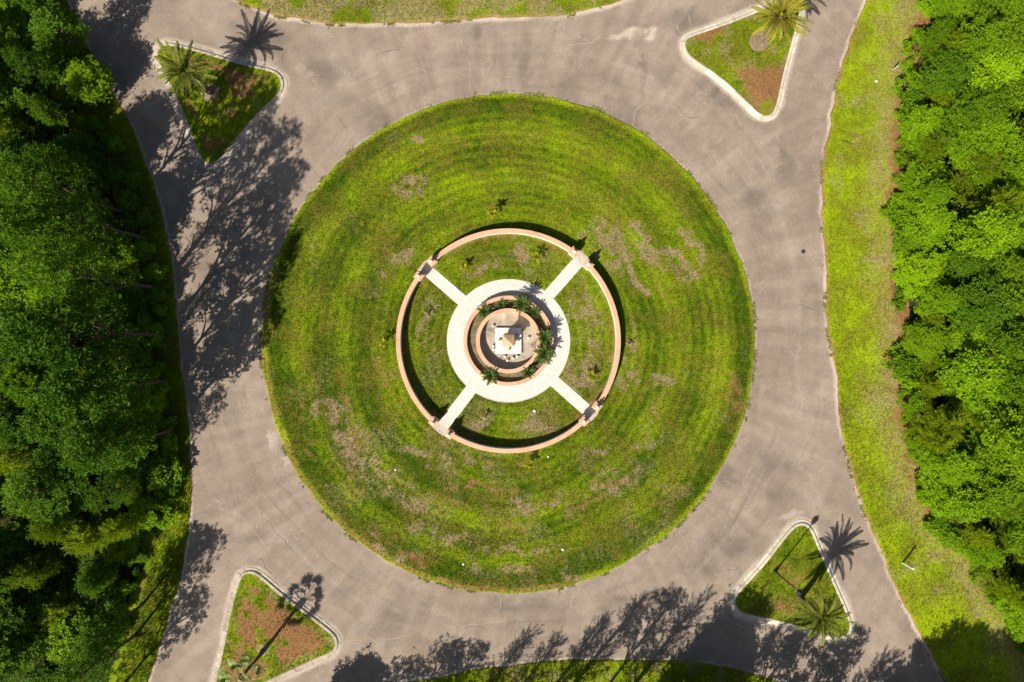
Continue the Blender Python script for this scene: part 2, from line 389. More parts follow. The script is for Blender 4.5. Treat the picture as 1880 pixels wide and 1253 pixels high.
ISL = {
 'tl': [(240 + x / 4.176, 30 + y / 4.176) for x, y in [(215, 270), (245, 235), (290, 225), (480, 265), (850, 380), (1080, 425), (1140, 468), (1162, 530), (1130, 600), (980, 740), (840, 900), (700, 1080), (640, 1128), (580, 1118), (530, 1060), (480, 900), (350, 600), (250, 400), (212, 330)]],
 'tr': [(1200 + x / 4.818, y / 4.818) for x, y in [(278, 375), (300, 345), (350, 325), (800, 170), (1180, -10), (1260, -40), (1310, -10), (1300, 60), (1270, 180), (1190, 480), (1130, 700), (1085, 930), (1050, 1010), (990, 1032), (920, 1000), (850, 930), (600, 690), (330, 510), (285, 440)]],
 'br': [(1300 + x / 3.7625, 920 + y / 3.7625) for x, y in [(590, 190), (620, 170), (660, 165), (700, 190), (740, 290), (830, 500), (975, 830), (975, 890), (950, 925), (890, 940), (820, 922), (540, 832), (250, 775), (205, 750), (184, 700), (200, 645), (270, 570), (400, 430), (520, 270)]],
 'bl': [(360 + x / 4.953, 1000 + y / 4.953) for x, y in [(420, 290), (450, 268), (500, 260), (560, 280), (780, 470), (1070, 690), (1200, 790), (1255, 845), (1274, 910), (1240, 970), (1000, 1068), (640, 1240), (430, 1340), (270, 1400), (190, 1390), (170, 1330), (200, 1200), (260, 950), (330, 600), (385, 380)]],
}
def round_poly(pts, n=240):
    p = PA(pts)
    for _ in range(3):                                            # Chaikin corner cutting
        q = np.roll(p, -1, 0); p = np.stack([0.75 * p + 0.25 * q, 0.25 * p + 0.75 * q], 1).reshape(-1, 2)
    d = np.r_[0, np.cumsum(np.linalg.norm(np.roll(p, -1, 0) - p, axis=1))]
    t = np.linspace(0, d[-1], n, endpoint=False); pc = np.vstack([p, p[:1]])
    p = np.stack([np.interp(t, d, pc[:, 0]), np.interp(t, d, pc[:, 1])], 1)
    a = 0.5 * np.sum(p[:, 0] * np.roll(p[:, 1], -1) - np.roll(p[:, 0], -1) * p[:, 1])
    if a < 0: p = p[::-1]
    return p, d[-1]
def offset_poly(p, d):
    t = np.roll(p, -1, 0) - np.roll(p, 1, 0); t /= np.linalg.norm(t, axis=1)[:, None]
    return p + np.stack([t[:, 1], -t[:, 0]], 1) * d
ISLP = {k: round_poly(v) for k, v in ISL.items()}
def poly_dist(x, y, poly):
    d = np.full(x.shape, 1e9)
    for q in poly[::3]: d = np.minimum(d, np.hypot(x - q[0], y - q[1]))
    return d
def ell(x, y, lst):
    """blotches given as (px, py, radius x, radius y[, turn in degrees])"""
    m = np.zeros(np.shape(x))
    x, y = x + (fbm(x, y, 0.55, 4, 21.0) - 0.5) * 2.6, y + (fbm(x, y, 0.55, 4, 27.0) - 0.5) * 2.6
    for e in lst:
        cx, cy = P(e[0], e[1]); a = math.radians(e[4]) if len(e) > 4 else 0.0
        u = ((x - cx) * math.cos(a) + (y - cy) * math.sin(a)) / (e[2] / S); v = (-(x - cx) * math.sin(a) + (y - cy) * math.cos(a)) / (e[3] / S)
        m = np.maximum(m, np.clip(1.35 - np.sqrt(u * u + v * v), 0, 1))
    return m
def path_mask(x, y, pts, w):
    q = PA(pts); m = np.full(np.shape(x), 1e9)
    for a, b in zip(q[:-1], q[1:]):
        ab = b - a; t = np.clip(((x - a[0]) * ab[0] + (y - a[1]) * ab[1]) / (ab @ ab), 0, 1)
        m = np.minimum(m, np.hypot(x - a[0] - t * ab[0], y - a[1] - t * ab[1]))
    return np.clip(1.3 - m / (w / S), 0, 1)

# ------------------------------------------------------------------ ground and road
big = np.array([(-2500, -2500, -0.06), (2500, -2500, -0.06), (2500, 2500, -0.06), (-2500, 2500, -0.06)])
g = link('ground', np_mesh('ground', big, np.array([[0, 1, 2, 3]]), M['floor'])); tag(g, 'dark leaf-littered ground spreading under and beyond the woods', None, None, 'structure')

gx = np.arange(-74, 74.01, 0.32); gy = np.arange(-60, 60.01, 0.32)
X, Y = np.meshgrid(gx, gy, indexing='ij')
th = np.arctan2(Y - LC[1], X - LC[0]); rr = np.hypot(X - LC[0], Y - LC[1])
Z = (fbm(X, Y, 0.12, 3) - 0.5) * 0.05
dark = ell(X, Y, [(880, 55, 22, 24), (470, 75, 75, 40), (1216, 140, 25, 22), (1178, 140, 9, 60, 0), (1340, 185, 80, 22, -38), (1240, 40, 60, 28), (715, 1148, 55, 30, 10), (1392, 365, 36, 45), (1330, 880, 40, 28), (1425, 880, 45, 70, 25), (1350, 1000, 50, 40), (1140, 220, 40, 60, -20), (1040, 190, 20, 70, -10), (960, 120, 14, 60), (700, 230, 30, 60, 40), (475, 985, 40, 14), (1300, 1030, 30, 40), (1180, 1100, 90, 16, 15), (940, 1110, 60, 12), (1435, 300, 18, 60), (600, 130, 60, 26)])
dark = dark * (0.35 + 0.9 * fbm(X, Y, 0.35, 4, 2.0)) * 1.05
sweep = np.sin(fbm(rr * 0.12, th * 6, 1.0, 3, 4.0) * 14 + th * 9) * 0.5 + 0.5
sweep = 0.5 + (fbm(th * 46 + 0.12 * rr, rr * 0.14, 1.0, 4, 8.0) - 0.5) * 1.5 * sst(24, 27, rr)
lane = np.exp(-((rr - 27.4) / 0.5) ** 2) + np.exp(-((rr - 29.2) / 0.5) ** 2)
sweep = sweep - 0.16 * lane * fbm(X, Y, 0.15, 3, 13.0) + 0.7 * (fbm(rr * 1.5, th * 3.2, 1.0, 3, 15.0) - 0.5) * sst(24, 27, rr)
for pts in ([(1480, 0), (1440, 150), (1455, 330), (1470, 560), (1490, 760), (1560, 950), (1680, 1200)], [(1540, 0), (1480, 200), (1480, 560), (1515, 800), (1600, 1000), (1700, 1200)], [(230, 60), (320, 300), (400, 560), (420, 800), (390, 1000), (320, 1200)], [(430, 40), (640, 95), (900, 100), (1150, 70), (1280, 0)], [(560, 1210), (760, 1150), (980, 1130), (1180, 1130), (1340, 1150)]):
    sweep = sweep - 0.20 * path_mask(X, Y, pts, 16) * (0.3 + fbm(X, Y, 0.2, 3, 19.0))
edge = (1.0 - sst(0.0, 0.5, np.abs(rr - lawn_R(th)))) * 0.45
ed = np.minimum(np.abs(X - xr(Y)), np.minimum(np.abs(X - xl(Y)) * 1.4, np.minimum(np.abs(Y - yt(X)) * 0.8, np.abs(Y - yb(X)) * 1.5)))
edge = np.maximum(edge, 0.9 * (1 - sst(0.0, 0.55, ed)))
for k, (p, L) in ISLP.items(): edge = np.maximum(edge, 0.8 * (1 - sst(0.5, 1.3, poly_dist(X, Y, p))))
edge = np.maximum(edge, 0.75 * ell(X, Y, [(1150, 64, 40, 9, 8), (1192, 62, 12, 16), (505, 812, 14, 26), (520, 850, 12, 20), (1455, 945, 30, 14), (550, 135, 22, 22)]))
edge *= 0.1 + 1.7 * fbm(X, Y, 0.35, 4, 9.0)
# trenches and tyre lines
for pts in ([(1395, 820), (1320, 990)], [(1405, 860), (1340, 985)], [(1275, 955), (1355, 1050)]):
    edge = np.maximum(edge, 0.42 * path_mask(X, Y, pts, 4))
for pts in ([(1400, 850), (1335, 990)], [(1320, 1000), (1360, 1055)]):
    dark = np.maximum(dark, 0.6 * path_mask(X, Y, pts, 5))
F = grid_faces(len(gx), len(gy))
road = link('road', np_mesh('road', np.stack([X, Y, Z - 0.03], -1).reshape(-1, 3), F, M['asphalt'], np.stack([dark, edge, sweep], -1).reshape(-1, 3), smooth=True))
tag(road, 'weathered grey-brown asphalt roundabout with four road arms', None, None, 'structure')
def road_z(x, y): return float((fbm(np.array([x]), np.array([y]), 0.12, 3)[0] - 0.5) * 0.05 - 0.03)

def strip(pts, w, mat, jit=0.06, seed=0):
    r = np.random.default_rng(seed); q = PA(pts); out = []
    for a, b in zip(q[:-1], q[1:]):
        n = max(2, int(np.linalg.norm(b - a) / 0.25))
        for k in range(n): out.append(a + (b - a) * k / n)
    out.append(q[-1]); out = np.array(out)
    out = out + np.stack([fbm(out[:, 0], out[:, 1], 1.1, 3, 31.0 + seed) - 0.5, fbm(out[:, 0], out[:, 1], 1.1, 3, 61.0 + seed) - 0.5], 1) * 0.9 + r.normal(0, 0.012, out.shape)
    t = np.gradient(out, axis=0); t /= np.linalg.norm(t, axis=1)[:, None] + 1e-9; nn = np.stack([-t[:, 1], t[:, 0]], 1)
    ww = w * (0.5 + r.random(len(out)))[:, None] * np.sin(np.linspace(0.25, math.pi - 0.25, len(out)))[:, None]
    A = out + nn * ww / 2; B = out - nn * ww / 2
    zz = np.array([road_z(*p) + 0.005 for p in out])
    V = np.vstack([np.c_[A, zz], np.c_[B, zz]]); n = len(out)
    F = np.array([[i, i + 1, n + i + 1, n + i] for i in range(n - 1)])
    link('crack', np_mesh('crack', V, F, mat), road)
CR = [[(1172, 78), (1170, 98), (1178, 110), (1185, 114)], [(1176, 138), (1180, 150), (1177, 165)], [(1180, 188), (1170, 205), (1157, 225), (1162, 235)], [(1060, 45), (1062, 70), (1088, 76), (1110, 62)], [(1238, 45), (1250, 67)], [(1262, 25), (1274, 52)],
      [(920, 1095), (912, 1125)], [(1051, 1088), (1052, 1118)], [(1075, 1080), (1086, 1116)], [(1145, 1065), (1152, 1090)], [(1246, 975), (1262, 1010), (1255, 1030)], [(1378, 788), (1402, 792)], [(1352, 820), (1372, 828)], [(1325, 880), (1345, 895)], [(1382, 520), (1410, 512)], [(1386, 580), (1435, 585)], [(1440, 640), (1480, 660)],
      [(1395, 290), (1412, 330), (1405, 345)], [(1420, 235), (1440, 270)], [(1495, 905), (1510, 935)], [(1400, 975), (1412, 955)], [(460, 960), (490, 1010), (505, 1025)], [(650, 1152), (690, 1185), (760, 1160)], [(620, 1175), (680, 1192)], [(820, 1148), (950, 1138)], [(770, 95), (780, 140), (790, 160)], [(856, 100), (866, 170)], [(1000, 92), (1120, 70)], [(350, 1075), (335, 1050)], [(1258, 1115), (1340, 1140)], [(1460, 700), (1475, 740), (1470, 765)], [(1500, 480), (1515, 486)]]
for i, c in enumerate(CR): strip(c, 0.055, M['crack'], 0.09, i)
CD = [[(472, 930), (500, 960), (540, 1020)], [(510, 130), (520, 110), (524, 85)], [(620, 210), (640, 240)], [(560, 300), (590, 330)], [(690, 100), (740, 90)], [(1230, 190), (1290, 225)], [(500, 1060), (470, 1020)], [(1460, 560), (1500, 570)], [(900, 150), (905, 110)], [(650, 60), (655, 48)]]
for i, c in enumerate(CD): strip(c, 0.05, M['crack_dark'], 0.06, 100 + i)

# ------------------------------------------------------------------ grass surfaces
DRY = [(1105, 440, 34, 40, -25), (1128, 470, 26, 36, -20), (1172, 430, 22, 18), (1190, 470, 28, 12, -20), (1240, 490, 34, 14, -35), (1215, 450, 26, 8, -15), (1258, 430, 8, 22, 30), (1275, 470, 8, 22),
       (620, 775, 26, 46, 25), (655, 825, 40, 42, 20), (700, 880, 62, 24, -15), (760, 925, 26, 22), (785, 970, 46, 16, -20), (585, 745, 10, 22), (735, 470, 26, 22, 30), (695, 500, 12, 12), (765, 835, 40, 12, -25), (812, 825, 26, 12), (850, 850, 60, 14), (960, 932, 28, 22), (1020, 918, 24, 10), (960, 1008, 60, 9, 3), (905, 1012, 16, 8), (1110, 885, 28, 26, 20), (1150, 880, 20, 30, -30), (1040, 1045, 22, 22), (1212, 698, 22, 9, 10), (1198, 745, 9, 16, -10), (1185, 792, 5, 12), (1190, 820, 26, 8, 25), (950, 1045, 30, 10), (870, 1045, 14, 10), (845, 1000, 30, 12, -10),
       (1085, 590, 22, 70, 8), (1070, 690, 34, 40), (1060, 560, 20, 40), (880, 500, 40, 12, 20), (780, 600, 16, 40), (985, 780, 40, 22), (880, 770, 26, 18), (965, 470, 14, 30), (990, 480, 16, 12), (790, 575, 16, 16), (895, 762, 14, 12), (775, 260, 12, 10), (760, 340, 40, 22, 20), (1165, 625, 9, 30), (1150, 690, 20, 30), (1100, 830, 40, 14, 20), (700, 1000, 50, 16, -30)]
RUST = [(640, 740, 8, 60, 15), (650, 790, 8, 50, 25), (560, 760, 7, 60, 10), (575, 840, 8, 40, 20), (700, 700, 8, 70, 12), (1128, 880, 60, 10, 30), (950, 970, 30, 18), (830, 930, 60, 9, -18), (1080, 930, 60, 10, 22), (1345, 720, 24, 40), (905, 385, 22, 14), (930, 432, 60, 4), (1020, 445, 30, 4, -20), (762, 520, 8, 24), (960, 845, 18, 10), (1165, 640, 8, 10), (760, 1020, 60, 10, -28), (880, 900, 90, 8, -5)]
SQ = [[(1160, 415), (1190, 440), (1175, 455), (1215, 465), (1245, 462), (1262, 495), (1280, 510)], [(1250, 430), (1268, 445), (1285, 450), (1290, 478)], [(1200, 690), (1235, 700)], [(1130, 420), (1165, 520), (1190, 540)]]
def lawn_masks(x, y):
    th = np.arctan2(y - LC[1], x - LC[0]); r = np.hypot(x - LC[0], y - LC[1]); rn = r / lawn_R(th)
    w = (fbm(x, y, 0.07, 2, 1.0) - 0.5) * 0.10
    q = rn + w
    band = 0.5 + (0.05 + 0.24 * fbm(np.cos(th) * 2, np.sin(th) * 2, 1.0, 2, 14.0)) * np.sin(q * 2 * math.pi / 0.165 + 0.8) * sst(0.45, 0.55, rn) + 0.16 * np.sin((rn + 0.3 * (q - rn)) * 2 * math.pi / 0.036) * fbm(x, y, 0.2, 2, 16.0) * 1.4
    tone = band + (fbm(x, y, 0.25, 4, 3.0) - 0.5) * 0.8
    tone = tone - 0.30 * np.exp(-((rn - 0.95) / 0.028) ** 2) + 0.45 * sst(0.97, 0.995, rn)
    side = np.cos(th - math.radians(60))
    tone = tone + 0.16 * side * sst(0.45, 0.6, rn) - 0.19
    dn = fbm(x, y, 1.1, 5, 5.0)
    dry = ell(x, y, DRY) * (0.15 + 1.1 * dn) * (0.25 + 1.15 * sst(0.36, 0.60, fbm(x, y, 1.5, 5, 33.0)))
    for s in SQ: dry = np.maximum(dry, path_mask(x, y, s, 6) * (0.4 + 1.1 * dn))
    dry = np.maximum(np.clip(dry * 1.25, 0, 1), 0.32 * sst(0.50, 0.80, fbm(x, y, 0.5, 6, 7.0) + 0.10 * np.cos(th - math.radians(262)) - 0.02 + 0.10 * (1 - sst(0.40, 0.46, rn))))
    soil = ell(x, y, RUST) * (0.3 + 0.9 * fbm(x, y, 0.9, 4, 11.0))
    soil = np.maximum(soil * 0.75, 0.35 * sst(0.993, 1.0, rn))
    soil = np.maximum(soil, 0.6 * np.exp(-((rn - 0.984) / 0.013) ** 2) * sst(0.25, 0.6, np.cos(th - math.radians(225))) * (0.5 + fbm(x, y, 1.2, 3, 2.0)))
    soil = np.maximum(soil, 0.3 * sst(0.50, 0.75, fbm(np.cos(th) * 7 + q * 3, q * 46, 1.0, 3, 12.0)) * sst(0.5, 0.58, rn) * (1 - sst(0.9, 0.95, rn)))
    rc = np.hypot(x - C0[0], y - C0[1])
    soil = np.maximum(soil, 0.6 * np.exp(-((rc - 10.6) / 0.35) ** 2) * fbm(x, y, 0.7, 3, 4.0) * 1.5)
    return np.stack([np.clip(tone, 0, 1), np.clip(dry, 0, 1), np.clip(soil, 0, 1)], -1)
def lawn_h(x, y):
    th = np.arctan2(y - LC[1], x - LC[0]); r = np.hypot(x - LC[0], y - LC[1]); rn = r / lawn_R(th)
    q = rn + (fbm(x, y, 0.07, 2, 1.0) - 0.5) * 0.10
    h = 0.03 + 0.10 * (1 - sst(0.955, 0.999, rn)) + 0.10 * (1 - sst(0.5, 0.95, rn))
    h = h + 0.03 * np.sin(q * 2 * math.pi / 0.165 + 0.8) * sst(0.47, 0.55, rn) * (1 - sst(0.93, 0.97, rn))
    h = h + (fbm(x, y, 0.7, 4, 2.0) - 0.5) * 0.10 * (1 - sst(0.96, 1.0, rn))
    u0, v0 = x - C0[0], y - C0[1]; flat = 1 - sst(6.25, 6.6, np.hypot(u0, v0))
    for g_ in GAPS:
        u = u0 * math.cos(g_) + v0 * math.sin(g_); v = -u0 * math.sin(g_) + v0 * math.cos(g_)
        flat = np.maximum(flat, (1 - sst(0.62, 0.85, np.abs(v))) * (u > 5) * (1 - sst(11.75, 12.0, u)))
    return h * (1 - flat) + np.minimum(h, 0.19) * flat
nt = 760; rs = np.r_[np.linspace(0.02, 0.955, 150), np.linspace(0.96, 1.0, 14)]
T, R = np.meshgrid(np.linspace(0, 2 * math.pi, nt, endpoint=False), rs, indexing='xy')
RR = lawn_R(T) * R; LX = LC[0] + RR * np.cos(T); LY = LC[1] + RR * np.sin(T)
LZ = lawn_h(LX, LY); LZ[-1] = -0.06
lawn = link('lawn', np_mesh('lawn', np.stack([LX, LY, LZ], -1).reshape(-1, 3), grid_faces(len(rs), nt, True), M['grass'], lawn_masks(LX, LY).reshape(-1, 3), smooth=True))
tag(lawn, 'round central lawn with concentric mown rings and straw patches', None, None, 'structure')

def verge_common(x, y, d, dirt_w):
    n = fbm(x, y, 0.9, 4, 6.0)
    soil = (1 - sst(0.0, 1.0, d / (dirt_w * (0.4 + 1.2 * fbm(x, y, 0.5, 3, 3.0)))))
    return n, soil
def verge_h(x, y, d):
    return -0.05 + 0.11 * sst(0.0, 0.28, d) + (fbm(x, y, 0.5, 4, 3.0) - 0.5) * 0.12 * sst(0.2, 1.0, d)
def right_masks(x, y, d=None):
    d = x - xr(y) if d is None else d
    n, soil = verge_common(x, y, d, 0.55)
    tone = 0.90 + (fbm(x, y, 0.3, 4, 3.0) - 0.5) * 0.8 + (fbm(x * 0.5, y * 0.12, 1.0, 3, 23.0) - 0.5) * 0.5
    df = xf(y) - x
    litter = sst(1.3, -0.3, df + (n - 0.5) * 2.2)
    straw = 0.66 * sst(5.6, 0.8, df + (fbm(x, y, 0.4, 3, 2.0) - 0.5) * 3.5) * (0.55 + 0.45 * sst(0.25, 0.7, n)) + 0.35 * sst(0.6, 0.75, fbm(x, y, 0.5, 4, 8.0))
    soil = np.maximum(np.maximum(soil * 0.9, 0.95 * litter), 0.38 * sst(4.2, 0.6, df + (n - 0.5) * 2.5))
    return np.stack([np.clip(tone, 0, 1), np.clip(straw, 0, 1), np.clip(soil, 0, 1)], -1)
def left_masks(x, y, d=None):
    d = xl(y) - x if d is None else d
    n, soil = verge_common(x, y, d, 0.35)
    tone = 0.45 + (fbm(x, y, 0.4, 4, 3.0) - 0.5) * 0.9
    return np.stack([np.clip(tone, 0, 1), 0 * n, np.clip(np.maximum(soil * 0.7, 0.35 * sst(4, 9, d)), 0, 1)], -1)
def top_masks(x, y, d=None):
    d = y - yt(x) if d is None else d
    n, soil = verge_common(x, y, d, 0.45)
    tone = 0.52 + (fbm(x, y, 0.4, 4, 3.0) - 0.5) * 0.9
    dry = np.maximum(0.9 * ell(x, y, [(775, 12, 42, 20)]) * (0.4 + n), 0.75 * sst(0.40, 0.62, fbm(x, y, 0.4, 4, 9.0)))
    return np.stack([np.clip(tone, 0, 1), np.clip(dry, 0, 1), np.clip(soil * 0.85, 0, 1)], -1)
def bot_masks(x, y, d=None):
    d = yb(x) - y if d is None else d
    n, soil = verge_common(x, y, d, 0.35)
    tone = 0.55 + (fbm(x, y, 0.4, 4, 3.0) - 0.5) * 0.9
    return np.stack([np.clip(tone, 0, 1), np.clip(0.6 * sst(0.55, 0.7, n), 0, 1), np.clip(soil * 0.7, 0, 1)], -1)
dd = np.r_[0, 0.05, 0.12, 0.2, 0.3, np.arange(0.5, 16, 0.3), np.arange(16, 18, 0.5)]
def verge(name, along, fn, label):
    A, D = np.meshgrid(along, dd, indexing='ij')
    x, y, m = fn(A, D)
    V = np.stack([x, y, verge_h(x, y, D)], -1).reshape(-1, 3)
    o = link(name, np_mesh(name, V, grid_faces(len(along), len(dd)), M['grass'], m.reshape(-1, 3), smooth=True)); tag(o, label, None, None, 'structure')
ay = np.arange(-58, 58, 0.3); ax = np.arange(-60, 60, 0.3)
def rv(a, d):
    w = np.maximum(xf(a) + 1.1 - xr(a), 1.0); e = np.where(d < 0.5, d, 0.5 + (d - 0.5) * (w - 0.5) / (dd[-1] - 0.5)); x = xr(a) + e
    return x, a, right_masks(x, a, e)
def lv(a, d):
    e = np.where(d < 0.5, d, 0.5 + (d - 0.5) * 3.6 / (dd[-1] - 0.5)) ; x = xl(a) - e * (1 + (d > 0.5) * 0.5 * (fbm(a, a * 0, 0.2, 3, 5.0) - 0.3))
    return x, a, left_masks(x, a, e)
verge('verge_right', ay, rv, 'sunny yellow-green mown verge between right road and wood')
verge('verge_left', ay, lv, 'shaded grass verge below the left wood')
verge('verge_top', np.arange(-32, 16, 0.3), lambda a, d: (a, yt(a) + d, top_masks(a, yt(a) + d, d)), 'mown grass verge across the road from the lawn, top of view')
verge('verge_bottom', np.arange(-18, 34, 0.3), lambda a, d: (a, yb(a) - d, bot_masks(a, yb(a) - d, d)), 'shadowed grass verge along the bottom of the view')

def wood_floor(name, fn, label):
    A, D = np.meshgrid(np.arange(-60, 60, 0.8), np.arange(0, 40, 0.8), indexing='ij'); x = fn(A, D)
    z = 0.01 + 0.05 * sst(0, 2, D) + (fbm(x, A, 0.5, 4, 3.0) - 0.5) * 0.2 * sst(1.5, 4, D)
    o = link(name, np_mesh(name, np.stack([x, A, z], -1).reshape(-1, 3), grid_faces(A.shape[0], A.shape[1]), M['floor'], smooth=True)); tag(o, label, None, None, 'structure')
wood_floor('wood_floor_left', lambda a, d: xl(a) - 2.6 - d, 'dark leaf litter under the left wood')
wood_floor('wood_floor_right', lambda a, d: xf(a) + 0.5 + d, 'dark leaf litter under the right wood')

# traffic islands: turf inside a ring of kerb stones
def isl_masks(k, x, y):
    n = fbm(x, y, 0.8, 5, 5.0); n2 = fbm(x, y, 0.35, 4, 9.0)
    ed = poly_dist(x, y, ISLP[k][0])
    tone = 0.52 + (fbm(x, y, 0.5, 4, 3.0) - 0.5) * 0.9
    dry = 0.55 * sst(0.5, 0.68, n)
    if k == 'tl': soil = 0.75 * sst(0.5, 0.66, n2) * sst(0.2, 0.9, ed) + 0.6 * ell(x, y, [(480, 150, 24, 20), (420, 205, 20, 26)]) * n; dry = dry * 0.6
    elif k == 'tr': soil = (0.55 + 0.5 * sst(0.4, 0.62, n2)) * ell(x, y, [(1405, 160, 52, 60), (1370, 130, 40, 26), (1300, 62, 46, 14, 20)]) * 1.2
    elif k == 'br': soil = 0.7 * ell(x, y, [(1450, 1050, 28, 26), (1440, 1110, 30, 20)]) * (0.3 + n); dry = dry * 0.5; tone = tone - 0.1
    else: soil = 0.9 * sst(0.40, 0.62, 0.5 * n2 + 0.5 * n + 0.06) * sst(0.1, 1.2, ed); dry = dry + 0.4 * ell(x, y, [(535, 1225, 30, 12, 25), (478, 1072, 16, 20)])
    return np.stack([np.clip(tone, 0, 1), np.clip(dry, 0, 1), np.clip(soil, 0, 1)], -1)
def isl_h(k, x, y):
    ed = poly_dist(x, y, ISLP[k][0])
    return 0.10 + 0.12 * sst(0, 2.5, ed) + (fbm(x, y, 0.9, 3, 2.0) - 0.5) * 0.06 * sst(0, 0.6, ed)
KERB = [(0.0, -0.08), (0.0, 0.135), (0.04, 0.15), (0.20, 0.14), (0.25, 0.12), (0.29, 0.02), (0.58, 0.0), (0.59, -0.08)]
ILAB = {'tl': 'kerbed triangular grass island with a feather palm beside the left wood', 'tr': 'white-kerbed triangular island with a feather palm beside the sunny verge',
        'br': 'kerbed triangular island carrying a lamp post and a feather palm', 'bl': 'kerbed triangular island of browned turf with a fan palm'}
for k, (p, L) in ISLP.items():
    c = p.mean(0); root = empty('traffic_island', (0, 0, 0)); tag(root, ILAB[k], 'traffic island', 'kerbed palm islands at the road mouths')
    fr = np.linspace(0.02, 1.0, 34); V = (c + (p[None] - c) * fr[:, None, None])
    x, y = V[..., 0], V[..., 1]; m = isl_masks(k, x, y)
    link('turf', np_mesh('turf', np.stack([x, y, isl_h(k, x, y)], -1).reshape(-1, 3), grid_faces(len(fr), len(p), True), M['grass'], m.reshape(-1, 3), smooth=True), root)
    rings = [(offset_poly(p, d), z) for d, z in KERB]
    nseg = int(round(L / 1.9)); r = random.Random(hash(k) % 7 + 3); bounds = [int(round(i * len(p) / nseg)) for i in range(nseg + 1)]
    for i in range(nseg):
        ids = list(range(bounds[i], bounds[i + 1] + 1)); dz = r.uniform(-0.012, 0.012); dr = r.uniform(-0.012, 0.012)
        vs = []; n = len(KERB)
        for a, q in enumerate(ids):
            for (ring, z) in rings:
                pt = ring[q % len(p)]
                if a == 0: pt = pt + (ring[(q + 1) % len(p)] - pt) * 0.12
                if a == len(ids) - 1: pt = pt + (ring[(q - 1) % len(p)] - pt) * 0.12
                vs.append((pt[0] + dr, pt[1] + dr, z + dz))
        b = MB(); fs = []
        for a in range(len(ids) - 1):
            for q in range(n): fs.append((a * n + q, (a + 1) * n + q, (a + 1) * n + (q + 1) % n, a * n + (q + 1) % n))
        fs += [tuple(range(n)), tuple(range((len(ids) - 1) * n, len(ids) * n))]
        b.add(vs, fs); b.build('kerb_stone', M['kerb' if k in ('tr', 'br') else 'kerb_worn'], root)

# loose grass blades over every lawn so the turf has a real nap
def tufts(name, x, y, z, masks, label, h=(0.06, 0.19), seed=1):
    r = np.random.default_rng(seed); n = len(x); nb = 3
    X0 = np.repeat(x, nb) + r.normal(0, 0.03, n * nb); Y0 = np.repeat(y, nb) + r.normal(0, 0.03, n * nb); Z0 = np.repeat(z, nb) - 0.015
    a = r.random(n * nb) * 2 * math.pi; hh = r.uniform(h[0], h[1], n * nb); lean = r.uniform(0.3, 1.3, n * nb) * hh
    w = r.uniform(0.014, 0.04, n * nb)
    b0 = np.stack([X0 - np.sin(a) * w, Y0 + np.cos(a) * w, Z0], -1); b1 = np.stack([X0 + np.sin(a) * w, Y0 - np.cos(a) * w, Z0], -1)
    tp = np.stack([X0 + np.cos(a) * lean, Y0 + np.sin(a) * lean, Z0 + hh], -1)
    V = np.stack([b0, b1, tp], 1).reshape(-1, 3); F = np.arange(n * nb * 3).reshape(-1, 3)
    mk = np.repeat(masks, nb * 3, 0); mk[:, 0] = np.clip(mk[:, 0] + np.repeat(r.normal(0.04, 0.18, n * nb), 3), 0, 1)
    o = link(name, np_mesh(name, V, F, M['grass'], mk)); tag(o, label, 'grass', None, 'stuff'); return o
N = 90000
a = rng.random(N) * 2 * math.pi; q = np.sqrt(rng.random(N)) * 0.995; R_ = lawn_R(a) * q
x = LC[0] + R_ * np.cos(a); y = LC[1] + R_ * np.sin(a)
rc = np.hypot(x - C0[0], y - C0[1]); ac = np.arctan2(y - C0[1], x - C0[0]); keep = (rc > 6.35) & (np.abs(rc - 11.05) > 0.32)
for g_ in GAPS:
    u = (x - C0[0]) * math.cos(g_) + (y - C0[1]) * math.sin(g_); v = -(x - C0[0]) * math.sin(g_) + (y - C0[1]) * math.cos(g_)
    keep &= ~((u > 5) & (u < 11.5) & (np.abs(v) < 0.72)) & ~((np.abs(u - 11.05) < 0.5) & (np.abs(v) < 1.5))
x, y = x[keep], y[keep]; mk = lawn_masks(x, y); keep = rng.random(len(x)) > 0.8 * mk[:, 2]; x, y, mk = x[keep], y[keep], mk[keep]
tufts('grass_blades', x, y, lawn_h(x, y), mk, 'short grass blades covering the round central lawn', seed=1)
N = 26000; y = rng.uniform(-36, 36, N); d = rng.random(N) * np.maximum(xf(y) + 0.8 - xr(y), 0.5); x = xr(y) + d; mk = right_masks(x, y, d); keep = (rng.random(N) > mk[:, 2] * 0.9) & (d > 0.1)
tufts('grass_blades', x[keep], y[keep], verge_h(x, y, d)[keep], mk[keep], 'sunlit grass blades on the right-hand verge', seed=2)
N = 14000; y = rng.uniform(-36, 36, N); d = rng.random(N) * 3.4; x = xl(y) - d; mk = left_masks(x, y, d); keep = (d > 0.1)
tufts('grass_blades', x[keep], y[keep], verge_h(x, y, d)[keep], mk[keep], 'shaded rough grass blades along the left wood', (0.10, 0.3), seed=3)
N = 6000; x = rng.uniform(-30, 14, N); d = rng.random(N) * 3.5; y = yt(x) + d; mk = top_masks(x, y, d); keep = (rng.random(N) > mk[:, 2] * 0.9) & (d > 0.1)
tufts('grass_blades', x[keep], y[keep], verge_h(x, y, d)[keep], mk[keep], 'grass blades on the verge at the top of the view', seed=4)
N = 5000; x = rng.uniform(-14, 28, N); d = rng.random(N) * 3; y = yb(x) - d; mk = bot_masks(x, y, d); keep = (d > 0.1)
tufts('grass_blades', x[keep], y[keep], verge_h(x, y, d)[keep], mk[keep], 'grass blades on the verge at the bottom of the view', (0.08, 0.2), seed=5)
